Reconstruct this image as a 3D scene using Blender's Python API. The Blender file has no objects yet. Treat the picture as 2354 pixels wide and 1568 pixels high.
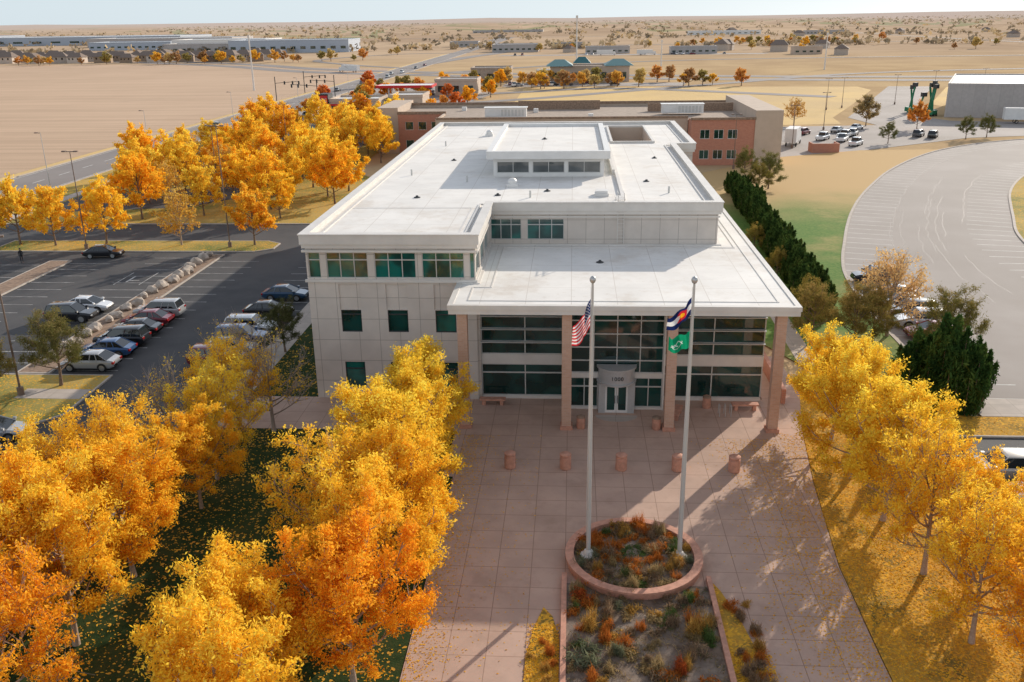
import bpy, math, random, bmesh
import numpy as np
from mathutils import Matrix, Vector
R0=random.Random(7)
col=bpy.context.scene.collection
# ------------------------------------------------------------------ materials
def nn(nt,t,**k):
    n=nt.nodes.new(t)
    for a,b in k.items(): setattr(n,a,b)
    return n
def setin(nt,n,i,v):
    if isinstance(v,bpy.types.NodeSocket): nt.links.new(v,n.inputs[i])
    else: n.inputs[i].default_value=v
def M(nt,op,a,b=0.0):
    n=nn(nt,'ShaderNodeMath',operation=op)
    setin(nt,n,0,a);setin(nt,n,1,b);return n.outputs[0]
def mixc(nt,f,a,b,bt='MIX'):
    n=nn(nt,'ShaderNodeMix',data_type='RGBA',blend_type=bt)
    n.clamp_factor=True
    setin(nt,n,0,f)
    for i,v in((6,a),(7,b)):
        if isinstance(v,bpy.types.NodeSocket): nt.links.new(v,n.inputs[i])
        else: n.inputs[i].default_value=(v[0],v[1],v[2],1)
    return n.outputs[2]
def noise(nt,scale,detail=4,vec=None,rough=.55):
    n=nn(nt,'ShaderNodeTexNoise');n.inputs['Scale'].default_value=scale;n.inputs['Detail'].default_value=detail;n.inputs['Roughness'].default_value=rough
    if vec is None:
        vec=nn(nt,'ShaderNodeNewGeometry').outputs['Position']
    nt.links.new(vec,n.inputs['Vector']);return n.outputs['Fac']
def ramp(nt,f,a,b):
    n=nn(nt,'ShaderNodeMapRange');n.interpolation_type='SMOOTHSTEP'
    setin(nt,n,0,f);n.inputs[1].default_value=a;n.inputs[2].default_value=b;return n.outputs[0]
def newmat(name):
    m=bpy.data.materials.new(name);m.use_nodes=True;nt=m.node_tree
    b=nt.nodes['Principled BSDF'];return m,nt,b
def mat(name,c,rough=.8,metal=0,amt=.25,scale=3,bump=0,bscale=20,spec=.4,c2=None,objcol=False,coat=0,big=None):
    m,nt,b=newmat(name)
    f=noise(nt,scale,6)
    d=c2 or tuple(x*(1-amt) for x in c)
    cc=mixc(nt,ramp(nt,f,.3,.7),c,d)
    if big:
        cc=mixc(nt,M(nt,'MULTIPLY',ramp(nt,noise(nt,big[0],4),.35,.65),big[2]),cc,big[1])
    if objcol:
        oi=nn(nt,'ShaderNodeObjectInfo');cc=mixc(nt,1.0,cc,oi.outputs['Color'],'MULTIPLY')
    nt.links.new(cc,b.inputs['Base Color'])
    b.inputs['Roughness'].default_value=rough;b.inputs['Metallic'].default_value=metal
    b.inputs['Specular IOR Level'].default_value=spec;b.inputs['Coat Weight'].default_value=coat
    if bump:
        bn=nn(nt,'ShaderNodeBump');bn.inputs['Strength'].default_value=bump;bn.inputs['Distance'].default_value=.05
        nt.links.new(noise(nt,bscale,5),bn.inputs['Height']);nt.links.new(bn.outputs[0],b.inputs['Normal'])
    return m
def uvw(nt):
    g=nn(nt,'ShaderNodeNewGeometry');p=nn(nt,'ShaderNodeSeparateXYZ');nt.links.new(g.outputs['Position'],p.inputs[0])
    n=nn(nt,'ShaderNodeSeparateXYZ');nt.links.new(g.outputs['True Normal'],n.inputs[0])
    ax=M(nt,'GREATER_THAN',M(nt,'ABSOLUTE',n.outputs[0]),.7)
    az=M(nt,'GREATER_THAN',M(nt,'ABSOLUTE',n.outputs[2]),.7)
    x,y,z=p.outputs
    u=M(nt,'ADD',M(nt,'MULTIPLY',x,M(nt,'SUBTRACT',1.0,ax)),M(nt,'MULTIPLY',y,ax))
    v=M(nt,'ADD',M(nt,'MULTIPLY',z,M(nt,'SUBTRACT',1.0,az)),M(nt,'MULTIPLY',y,az))
    return u,v
def gridmat(name,c,su,sv,w,line,ou=0,ov=0,rough=.8,amt=.12,scale=1.5,cellvar=.08,spec=.3,stain=None,stain2=None):
    m,nt,b=newmat(name);u,v=uvw(nt)
    uu=M(nt,'DIVIDE',M(nt,'ADD',u,ou),su);vv=M(nt,'DIVIDE',M(nt,'ADD',v,ov),sv)
    lu=M(nt,'LESS_THAN',M(nt,'FRACT',uu),w/su);lv=M(nt,'LESS_THAN',M(nt,'FRACT',vv),w/sv)
    ln=M(nt,'MAXIMUM',lu,lv)
    cv=nn(nt,'ShaderNodeCombineXYZ');nt.links.new(M(nt,'FLOOR',uu),cv.inputs[0]);nt.links.new(M(nt,'FLOOR',vv),cv.inputs[1])
    wn=nn(nt,'ShaderNodeTexWhiteNoise');nt.links.new(cv.outputs[0],wn.inputs['Vector'])
    f=noise(nt,scale,6)
    cc=mixc(nt,ramp(nt,f,.3,.7),c,tuple(x*(1-amt) for x in c))
    cc=mixc(nt,M(nt,'MULTIPLY',wn.outputs['Value'],cellvar*3),cc,tuple(x*.65 for x in c))
    for s in (stain,stain2):
        if s: cc=mixc(nt,M(nt,'MULTIPLY',ramp(nt,noise(nt,s[0],8,rough=.72),s[3] if len(s)>3 else .5,(s[3] if len(s)>3 else .5)+.22),s[2]),cc,s[1])
    cc=mixc(nt,ln,cc,line)
    nt.links.new(cc,b.inputs['Base Color']);b.inputs['Roughness'].default_value=rough;b.inputs['Specular IOR Level'].default_value=spec
    return m
def brickmat(name,c1,c2,mort,s=1.0):
    m,nt,b=newmat(name);u,v=uvw(nt)
    cv=nn(nt,'ShaderNodeCombineXYZ');nt.links.new(u,cv.inputs[0]);nt.links.new(v,cv.inputs[1])
    t=nn(nt,'ShaderNodeTexBrick');nt.links.new(cv.outputs[0],t.inputs['Vector'])
    t.inputs['Scale'].default_value=1;t.inputs['Brick Width'].default_value=.4*s;t.inputs['Row Height'].default_value=.15*s;t.inputs['Mortar Size'].default_value=.012*s
    for k,c in(('Color1',c1),('Color2',c2),('Mortar',mort)): t.inputs[k].default_value=(*c,1)
    cc=mixc(nt,M(nt,'MULTIPLY',noise(nt,2,5),.5),t.outputs['Color'],tuple(x*.75 for x in c1))
    nt.links.new(cc,b.inputs['Base Color']);b.inputs['Roughness'].default_value=.85;return m
def glassmat(name,c,c2=None,ior=1.7):
    m,nt,b=newmat(name)
    cc=mixc(nt,ramp(nt,noise(nt,.45,2),.4,.6),c,c2 or c)
    nt.links.new(cc,b.inputs['Base Color']);b.inputs['Roughness'].default_value=.04;b.inputs['IOR'].default_value=ior
    bn=nn(nt,'ShaderNodeBump');bn.inputs['Strength'].default_value=.05;nt.links.new(noise(nt,.7,2),bn.inputs['Height']);nt.links.new(bn.outputs[0],b.inputs['Normal'])
    return m
def leafmat(name,ca,cb,cc_,tr=.45,objcol=True):
    m=bpy.data.materials.new(name);m.use_nodes=True;nt=m.node_tree;nt.nodes.clear()
    at=nn(nt,'ShaderNodeAttribute',attribute_name='r')
    a=mixc(nt,ramp(nt,at.outputs['Fac'],.0,.55),ca,cb)
    a=mixc(nt,ramp(nt,at.outputs['Fac'],.5,1.),a,cc_)
    if objcol:
        oi=nn(nt,'ShaderNodeObjectInfo');a=mixc(nt,1.0,a,oi.outputs['Color'],'MULTIPLY')
    d=nn(nt,'ShaderNodeBsdfDiffuse');t=nn(nt,'ShaderNodeBsdfTranslucent');mx=nn(nt,'ShaderNodeMixShader')
    nt.links.new(a,d.inputs[0]);nt.links.new(a,t.inputs[0]);mx.inputs[0].default_value=tr
    nt.links.new(d.outputs[0],mx.inputs[1]);nt.links.new(t.outputs[0],mx.inputs[2])
    o=nn(nt,'ShaderNodeOutputMaterial');nt.links.new(mx.outputs[0],o.inputs[0]);return m

m_panel=gridmat('wall_panel',(.66,.585,.515),1.52,1.62,.035,(.32,.275,.235),ou=.35,ov=.1,cellvar=.04,scale=.6,stain=(.5,(.51,.44,.375),.35,.5))
m_fascia=mat('metal_fascia',(.69,.645,.59),.5,0,.1,.8)
m_white=mat('white_metal',(.74,.715,.68),.45,0,.08,1)
m_roof=gridmat('roof_membrane',(.83,.795,.745),3.05,6.1,.05,(.60,.55,.495),rough=.75,amt=.11,scale=.35,cellvar=.03,stain=(.18,(.52,.43,.34),.55,.50),stain2=(1.3,(.56,.49,.405),.42,.52))
m_dark=mat('dark_metal',(.05,.05,.05),.5)
m_alu=mat('aluminium_frame',(.55,.54,.51),.4,.1,.05)
m_steel=mat('brushed_steel',(.52,.52,.51),.35,.3,.1,8)
m_glass=glassmat('tinted_glass',(.004,.026,.023),(.010,.058,.05))
m_teal=glassmat('teal_glass',(.008,.14,.115),(.008,.05,.044),1.8)
m_brick=brickmat('column_brick',(.62,.39,.28),(.54,.32,.22),(.54,.44,.36),.8)
m_redbrick=brickmat('red_brick',(.52,.21,.13),(.44,.16,.10),(.46,.34,.26))
m_tan=mat('tan_stucco',(.52,.41,.32),.9,0,.1,.5)
m_brown=mat('brown_gravel_roof',(.42,.33,.26),.95,0,.25,1.2)
m_plaza=gridmat('plaza_concrete',(.56,.385,.30),1.75,1.75,.035,(.30,.19,.14),ou=.2,rough=.85,amt=.15,scale=.5,cellvar=.05,stain=(.35,(.36,.235,.175),.55),stain2=(3,(.42,.285,.215),.4))
m_pink=mat('pink_concrete',(.61,.31,.215),.85,0,.25,4,.2)
m_conc=gridmat('pavement_concrete',(.54,.46,.395),1.6,1.6,.03,(.33,.28,.235),rough=.9,amt=.15,scale=1)
m_kerb=mat('kerb_concrete',(.52,.45,.385),.9,0,.2,2)
m_asph=mat('dark_asphalt',(.066,.064,.066),.85,0,.3,.4,.25,30,c2=(.044,.044,.048),big=(.06,(.098,.091,.088),.6))
m_asph2=mat('worn_asphalt',(.38,.335,.305),.9,0,.3,.12,.25,30,c2=(.33,.285,.255),big=(.05,(.29,.25,.22),.7))
m_road=mat('road_asphalt',(.27,.235,.215),.9,0,.2,.05,c2=(.22,.19,.175))
m_paint=mat('road_paint',(.60,.58,.55),.8,0,.6,1.0)
m_paint2=mat('pale_road_paint',(.74,.72,.68),.8,0,.35,1.0)
m_soil=mat('mulch_soil',(.10,.065,.045),.95,0,.5,2.2,.6,14,c2=(.22,.155,.11),big=(.9,(.36,.30,.25),.4))
m_rock=mat('boulder_stone',(.56,.47,.39),.9,0,.4,1.5,.5,6)
m_mulch=mat('brown_mulch',(.34,.23,.16),.95,0,.4,3,.4,12)
m_pole=mat('brown_post_paint',(.22,.15,.11),.6)
m_tyre=mat('rubber_tyre',(.018,.018,.018),.8)
m_rim=mat('alloy_rim',(.5,.5,.5),.3,.8)
m_cglass=glassmat('car_glass',(.012,.015,.018),ior=1.55)
m_paintcar=mat('car_paint',(1,1,1),.3,.2,.02,1,objcol=True,coat=1.0)
m_lamp=mat('headlamp_lens',(.7,.7,.7),.1)
m_tail=mat('tail_lamp_red',(.35,.01,.01),.2)
m_red=mat('red_sign',(.6,.02,.02),.5,0,.05)
m_black=mat('black_sign',(.02,.02,.02),.6)
m_tealroof=mat('teal_metal_roof',(.03,.15,.155),.5)
m_grey=gridmat('grey_cladding',(.46,.42,.395),3,20,.08,(.34,.32,.30),rough=.6)
m_green=mat('green_machine_paint',(.02,.20,.09),.4)
m_blue=mat('blue_stripe',(.02,.10,.35),.6)
m_bark=mat('tree_bark',(.24,.165,.115),.95,0,.4,8,.4,30)
m_bark2=mat('pale_twig_bark',(.44,.32,.235),.95,0,.3,8)
m_gold=leafmat('golden_leaves',(.87,.40,.022),(.95,.60,.045),(.98,.75,.10),.42)
m_far=leafmat('distant_leaves',(.50,.33,.14),(.62,.42,.16),(.72,.54,.22),.35)
m_pine=leafmat('pine_needles',(.09,.10,.028),(.18,.17,.05),(.38,.28,.11),.3)
m_jun=leafmat('juniper_needles',(.032,.062,.020),(.07,.115,.032),(.15,.18,.05),.25)
m_shrub=leafmat('shrub_leaves',(.5,.5,.5),(.75,.75,.75),(1,1,1),.35)
m_cover=leafmat('ground_cover_blades',(.10,.12,.04),(.26,.18,.09),(.50,.36,.17),.3,False)
m_fallen=leafmat('fallen_leaf',(.80,.40,.04),(.90,.52,.04),(.60,.30,.05),.2,False)
def grassmat(name,g1,g2,dry,p,scale=.12,leaf=None,ygrad=None,stripe=False):
    m,nt,b=newmat(name)
    g=nn(nt,'ShaderNodeNewGeometry')
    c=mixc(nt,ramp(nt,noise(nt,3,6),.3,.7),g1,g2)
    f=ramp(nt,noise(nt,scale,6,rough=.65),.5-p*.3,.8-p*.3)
    if ygrad:
        s=nn(nt,'ShaderNodeSeparateXYZ');nt.links.new(g.outputs['Position'],s.inputs[0])
        yy=M(nt,'ADD',s.outputs[1],M(nt,'MULTIPLY',noise(nt,.08,4),30.0))
        f=M(nt,'MAXIMUM',M(nt,'MULTIPLY',f,.75),ramp(nt,yy,ygrad[0]+15,ygrad[1]+15))
    c=mixc(nt,M(nt,'MULTIPLY',f,.95),c,dry)
    if stripe:
        mp=nn(nt,'ShaderNodeMapping');mp.inputs['Scale'].default_value=(.006,.35,1);mp.inputs['Rotation'].default_value=(0,0,-.12);nt.links.new(g.outputs['Position'],mp.inputs[0])
        c=mixc(nt,M(nt,'MULTIPLY',ramp(nt,noise(nt,1,4,mp.outputs[0]),.42,.62),.35),c,tuple(x*.72 for x in g2))
    if leaf:
        vo=nn(nt,'ShaderNodeTexVoronoi');vo.inputs['Scale'].default_value=8.5;nt.links.new(g.outputs['Position'],vo.inputs['Vector'])
        sc=nn(nt,'ShaderNodeSeparateColor');nt.links.new(vo.outputs['Color'],sc.inputs[0])
        k=M(nt,'LESS_THAN',sc.outputs[0],M(nt,'MULTIPLY',ramp(nt,noise(nt,.35,4),.25,.75),leaf))
        lc=mixc(nt,sc.outputs[1],(.82,.45,.045),(.50,.25,.045))
        c=mixc(nt,k,c,lc)
    nt.links.new(c,b.inputs['Base Color']);b.inputs['Roughness'].default_value=.95;b.inputs['Specular IOR Level'].default_value=.1
    bn=nn(nt,'ShaderNodeBump');bn.inputs['Strength'].default_value=.5;bn.inputs['Distance'].default_value=.06
    nt.links.new(noise(nt,12,5),bn.inputs['Height']);nt.links.new(bn.outputs[0],b.inputs['Normal'])
    return m
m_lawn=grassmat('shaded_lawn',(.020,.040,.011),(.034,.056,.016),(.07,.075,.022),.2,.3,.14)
m_lawnleaf=grassmat('leaf_covered_lawn',(.15,.12,.035),(.28,.185,.045),(.56,.31,.05),.6,.5,.9)
m_lawn2=grassmat('autumn_lawn',(.13,.17,.04),(.22,.22,.06),(.54,.37,.12),.5,.05,.35)
m_slope=grassmat('sloping_lawn',(.085,.18,.035),(.16,.245,.055),(.58,.38,.18),.25,.06,None,(122,152))
m_dry=grassmat('dry_grass',(.64,.46,.22),(.54,.37,.185),(.72,.50,.21),.5,.02)
m_field=grassmat('bare_field',(.56,.395,.27),(.50,.345,.23),(.61,.43,.295),.5,.008,stripe=True)
# ------------------------------------------------------------------ mesh helpers
class MB:
    def __init__(s): s.v=[];s.f=[];s.m=[]
    def add(s,vs,fs,m=0):
        o=len(s.v);s.v+=[tuple(p) for p in vs];s.f+=[tuple(i+o for i in f) for f in fs];s.m+=[m]*len(fs);return s
    def box(s,x0,x1,y0,y1,z0,z1,m=0):
        return s.add([(x0,y0,z0),(x1,y0,z0),(x1,y1,z0),(x0,y1,z0),(x0,y0,z1),(x1,y0,z1),(x1,y1,z1),(x0,y1,z1)],
          [(0,3,2,1),(4,5,6,7),(0,1,5,4),(1,2,6,5),(2,3,7,6),(3,0,4,7)],m)
    def prism(s,poly,z0,z1,m=0,top=True):
        n=len(poly);vs=[(x,y,z0) for x,y in poly]+[(x,y,z1) for x,y in poly]
        fs=[(i,(i+1)%n,n+(i+1)%n,n+i) for i in range(n)]
        if top: fs.append(tuple(range(n,2*n)))
        return s.add(vs,fs,m)
    def sheet(s,poly,z,m=0): return s.add([(x,y,z) for x,y in poly],[tuple(range(len(poly)))],m)
    def ring(s,poly,wo,wi,z0,z1,m=0):
        a=offs(poly,wo);b=offs(poly,-wi);n=len(poly)
        vs=[(x,y,z0) for x,y in a]+[(x,y,z1) for x,y in a]+[(x,y,z1) for x,y in b]+[(x,y,z0) for x,y in b]
        fs=[]
        for i in range(n):
            j=(i+1)%n
            fs+=[(i,j,n+j,n+i),(n+i,n+j,2*n+j,2*n+i),(2*n+i,2*n+j,3*n+j,3*n+i),(3*n+i,3*n+j,j,i)]
        return s.add(vs,fs,m)
    def tube(s,pts,rad,k=8,m=0,cap=True):
        pts=[Vector(p) for p in pts];vs=[];n=len(pts)
        for i,p in enumerate(pts):
            d=(pts[min(i+1,n-1)]-pts[max(i-1,0)]).normalized()
            a=d.cross(Vector((0,0,1)) if abs(d.z)<.9 else Vector((1,0,0))).normalized();b=d.cross(a)
            r=rad[i] if hasattr(rad,'__len__') else rad
            for j in range(k):
                t=2*math.pi*j/k;vs.append(p+a*(r*math.cos(t))+b*(r*math.sin(t)))
        fs=[(i*k+j,i*k+(j+1)%k,(i+1)*k+(j+1)%k,(i+1)*k+j) for i in range(n-1) for j in range(k)]
        if cap: fs+=[tuple(range(k))[::-1],tuple(range((n-1)*k,n*k))]
        return s.add(vs,fs,m)
    def lathe(s,prof,cx=0,cy=0,k=24,m=0):
        vs=[(cx+r*math.cos(2*math.pi*j/k),cy+r*math.sin(2*math.pi*j/k),z) for r,z in prof for j in range(k)]
        fs=[(i*k+j,i*k+(j+1)%k,(i+1)*k+(j+1)%k,(i+1)*k+j) for i in range(len(prof)-1) for j in range(k)]
        fs+=[tuple(range(k))[::-1],tuple(range((len(prof)-1)*k,len(prof)*k))]
        return s.add(vs,fs,m)
    def mesh(s,name,mats,off=(0,0,0),smooth=None):
        me=bpy.data.meshes.new(name);me.from_pydata([(x-off[0],y-off[1],z-off[2]) for x,y,z in s.v],[],s.f)
        for m in mats: me.materials.append(m)
        me.polygons.foreach_set('material_index',s.m);me.update()
        if smooth: me.shade_smooth();me.set_sharp_from_angle(angle=math.radians(smooth))
        return me
def offs(poly,w):
    if w==0: return list(poly)
    n=len(poly);A=sum(poly[i][0]*poly[(i+1)%n][1]-poly[(i+1)%n][0]*poly[i][1] for i in range(n));sg=1 if A>0 else -1
    out=[]
    for i in range(n):
        p=Vector(poly[i-1]);q=Vector(poly[i]);r=Vector(poly[(i+1)%n])
        d1=(q-p).normalized();d2=(r-q).normalized()
        n1=Vector((d1.y,-d1.x))*sg;n2=Vector((d2.y,-d2.x))*sg
        b=n1+n2;k=max(.25,1+n1.dot(n2))
        q2=q+b*(w/k);out.append((q2.x,q2.y))
    return out
def O(name,data=None,loc=(0,0,0),parent=None,rz=0,sc=None,label=None,cat=None,group=None,kind=None,color=None):
    o=bpy.data.objects.new(name,data);col.objects.link(o);o.location=loc
    if rz: o.rotation_euler=(0,0,rz)
    if sc is not None: o.scale=sc if hasattr(sc,'__len__') else (sc,)*3
    if parent: o.parent=parent
    if label:o['label']=label
    if cat:o['category']=cat
    if group:o['group']=group
    if kind:o['kind']=kind
    if color:o.color=(*color,1)
    if data is None:o.empty_display_size=.3
    return o
def part(name,mb,mats,parent,off=None,smooth=None):
    off=off or parent.matrix_basis.translation
    return O(name,mb.mesh(name,mats,off,smooth),parent=parent)
def pbox(name,m,parent,*boxes):
    for b in boxes: part(name,MB().box(*b),[m],parent)
def struct(name,mb,mats,smooth=None):
    return O(name,mb.mesh(name,mats,(0,0,0),smooth),kind='structure')
# ------------------------------------------------------------------ vegetation
def npmesh(name,V,F4,mat_,r=None):
    me=bpy.data.meshes.new(name);n=len(V);k=len(F4)
    me.vertices.add(n);me.vertices.foreach_set('co',V.astype(np.float32).ravel())
    me.loops.add(k*4);me.loops.foreach_set('vertex_index',F4.astype(np.int32).ravel())
    me.polygons.add(k);me.polygons.foreach_set('loop_start',np.arange(0,k*4,4,dtype=np.int32))
    me.update(calc_edges=True);me.materials.append(mat_)
    if r is not None:
        a=me.attributes.new('r','FLOAT','POINT');a.data.foreach_set('value',r.astype(np.float32))
    return me
def leaves(rng,C,la,wb,up=0.,flat=False):
    n=len(C);d=rng.normal(size=(n,3))
    if flat: d[:,2]*=.12
    d[:,2]+=up
    d/=np.linalg.norm(d,axis=1)[:,None]+1e-9
    e=rng.normal(size=(n,3))
    if flat:e[:,2]*=.12
    e-=d*(e*d).sum(1)[:,None];e/=np.linalg.norm(e,axis=1)[:,None]+1e-9
    s=rng.uniform(.65,1.35,(n,1));a=d*la*s;b=e*wb*s
    V=np.stack([C-a,C+b-a*.1,C+a,C-b-a*.1],1).reshape(-1,3)
    return V,np.arange(n*4).reshape(-1,4)
def bez(a,c,b,n):
    return [a*(1-t)**2+c*(2*t*(1-t))+b*t*t for t in np.linspace(0,1,n)]
def make_tree(name,seed,H,R,nleaf,la,wb,leaf_m,bark_m,nl=13,ns=7,ntw=4,trunk_r=.16,sig=.2,bare=0.,fine=True,base=.2):
    rng=np.random.default_rng(seed);mb=MB();pts=[];wts=[]
    top=np.array([rng.normal(0,.2),rng.normal(0,.2),H*.86])
    tr=bez(np.zeros(3),np.array([rng.normal(0,.15),rng.normal(0,.15),H*.4]),top,9)
    rad=np.linspace(trunk_r,trunk_r*.15,9);rad[0]*=1.25
    mb.tube(tr,list(rad),7)
    cen=np.array([0,0,H*.55])
    lob=rng.uniform(.74,1.14,12)
    for i in range(nl):
        q=(i+.5)/nl;ph=math.radians(-28+q*112);az=i*2.399+rng.normal(0,.25)
        t0=base+.5*q
        st=np.array(tr[int(t0*8)])+(np.array(tr[min(8,int(t0*8)+1)])-np.array(tr[int(t0*8)]))*((t0*8)%1)
        k=lob[i%12]*rng.uniform(.85,1.0)
        tg=cen+np.array([R*math.cos(ph)*math.cos(az),R*math.cos(ph)*math.sin(az),H*.44*math.sin(ph)])*k
        ct=st+(tg-st)*np.array([.62,.62,.30])
        L=bez(st,ct,tg,7);mb.tube(L,list(np.linspace(trunk_r*.42,trunk_r*.08,7)),5,cap=False)
        for j in range(ns):
            s=.3+.7*(j+rng.uniform(0,1))/ns;s=min(s,.99);b0=L[int(s*6)]*(1-(s*6)%1)+L[min(6,int(s*6)+1)]*((s*6)%1)
            out=(tg-st);out/=np.linalg.norm(out);rd=rng.normal(size=3);rd/=np.linalg.norm(rd)
            d=out*.7+rd*.9+np.array([0,0,.35]);d/=np.linalg.norm(d)
            ln=R*rng.uniform(.25,.45)*(1.1-.35*s)
            e=b0+d*ln;S=bez(b0,b0+d*ln*.5-np.array([0,0,.08*ln]),e,4)
            mb.tube(S,list(np.linspace(trunk_r*.16,trunk_r*.045,4)),4,cap=False)
            for w in range(ntw):
                tt=.35+.65*(w+.5)/ntw;p0=S[int(tt*3)]*(1-(tt*3)%1)+S[min(3,int(tt*3)+1)]*((tt*3)%1)
                rd=rng.normal(size=3);rd/=np.linalg.norm(rd);dd=d*.7+rd*.8+np.array([0,0,.45]);dd/=np.linalg.norm(dd)
                l2=R*rng.uniform(.11,.22);p1=p0+dd*l2
                if fine: mb.tube([p0,p0+(p1-p0)*.5,p1+dd*l2*(.35 if bare else 0)],[trunk_r*.06,trunk_r*.045,trunk_r*.025],3,cap=False)
                isb=rng.random()<bare
                for u in (.25,.6,.95): pts.append(p0+(p1-p0)*u);wts.append(.04 if isb else 1.)
            for u in(.5,.8,1.): pts.append(S[0]+(S[3]-S[0])*u);wts.append(.5 if rng.random()>bare else .03)
    P=np.array(pts);wt=np.array(wts);wt*=rng.uniform(.2,1.6,len(wt));wt/=wt.sum()
    ii=rng.choice(len(P),nleaf,p=wt);C=P[ii]+rng.normal(0,sig,(nleaf,3))*np.array([1,1,.8])
    cl=rng.uniform(0,1,len(P))
    V,F=leaves(rng,C,la,wb,.25)
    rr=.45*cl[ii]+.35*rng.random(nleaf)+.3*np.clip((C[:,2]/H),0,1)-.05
    crown=npmesh('crown',V,F,leaf_m,np.repeat(rr,4))
    trunk=mb.mesh('trunk',[bark_m],smooth=60)
    return trunk,crown
def put_tree(tp,name,x,y,sc,label,cat='tree',group=None,color=(1,1,1),rz=None,z=0,ssz=None):
    e=O(name,None,(x,y,z),rz=R0.uniform(0,6.28) if rz is None else rz,sc=(sc,sc,sc*(ssz or 1)),label=label,cat=cat,group=group)
    O('trunk',tp[0],parent=e);c=O('crown',tp[1],parent=e,color=color);return e
near=[make_tree('n',s,9,3.7,33000,.095,.039,m_gold,m_bark2,nl=16,ns=8,ntw=5,sig=.17) for s in(1,2,3)]
nearb=[make_tree('n',s,9,3.8,19000,.09,.036,m_gold,m_bark2,nl=16,ns=9,ntw=6,sig=.15,bare=.42) for s in(11,12)]
barev=make_tree('b',21,7.5,3.2,700,.09,.04,m_gold,mat('grey_twig_bark',(.40,.32,.27),.95),nl=15,ns=9,ntw=7,sig=.15,bare=.2)
mid=[make_tree('m',s,9,3.6,5600,.21,.11,m_gold,m_bark,nl=13,ns=6,ntw=3,sig=.24,fine=False) for s in(31,32,33,34)]
midb=[make_tree('m',41,9,3.6,2200,.2,.1,m_gold,m_bark2,nl=14,ns=8,ntw=5,sig=.22,bare=.3)]
paleb=make_tree('q',43,8,3.4,3600,.12,.06,m_far,m_bark2,nl=14,ns=8,ntw=6,sig=.2,bare=.3)
far=[make_tree('f',s,9,4,700,.7,.4,m_far,m_bark,nl=8,ns=3,ntw=2,sig=.5,fine=False,trunk_r=.3) for s in(51,52,53)]
pine=[make_tree('p',s,6,2.5,13000,.13,.02,m_pine,m_bark,nl=14,ns=7,ntw=4,sig=.15,base=.25,trunk_r=.14) for s in(61,62)]
def make_juniper(seed,H,R,n,la,wb,mt,np_=16):
    rng=np.random.default_rng(seed);mb=MB();C=[];
    mb.tube([(0,0,0),(0,0,H*.7)],[.12,.03],6)
    for i in range(np_):
        az=i*2.4;rr=R*math.sqrt((i+.3)/np_)*.8;h=H*(1-.5*(rr/R)**1.4)*rng.uniform(.72,1.08)
        b=np.array([rr*.35*math.cos(az),rr*.35*math.sin(az),.1]);t=np.array([rr*math.cos(az)*1.0,rr*math.sin(az)*1.0,h])
        mb.tube([b,(b+t)/2+np.array([rr*.3*math.cos(az),rr*.3*math.sin(az),0]),t],[.05,.03,.01],4,cap=False)
        k=n//np_;s=rng.uniform(0,1,k)**.8
        c=b+(t-b)*s[:,None];w=(R*.33*np.sin(np.clip(s,0.08,1)*math.pi*.93+.15)**.7)
        w=np.nan_to_num(w,nan=.05)
        d=rng.normal(size=(k,3));d/=np.linalg.norm(d,axis=1)[:,None];c+=d*w[:,None]*rng.uniform(.5,1,(k,1))
        c[:,2]=np.abs(c[:,2]);C.append(c)
    C=np.concatenate(C);V,F=leaves(rng,C,la,wb,1.1)
    r=np.clip(rng.random(len(C))*.6+.4*np.sin(C[:,0]*3)*np.sin(C[:,2]*2+C[:,1]*3),0,1)
    return mb.mesh('trunk',[m_bark]),npmesh('crown',V,F,mt,np.repeat(r,4))
jun=[make_juniper(s,4,1.5,9000,.16,.045,m_jun) for s in(71,72)]
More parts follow.
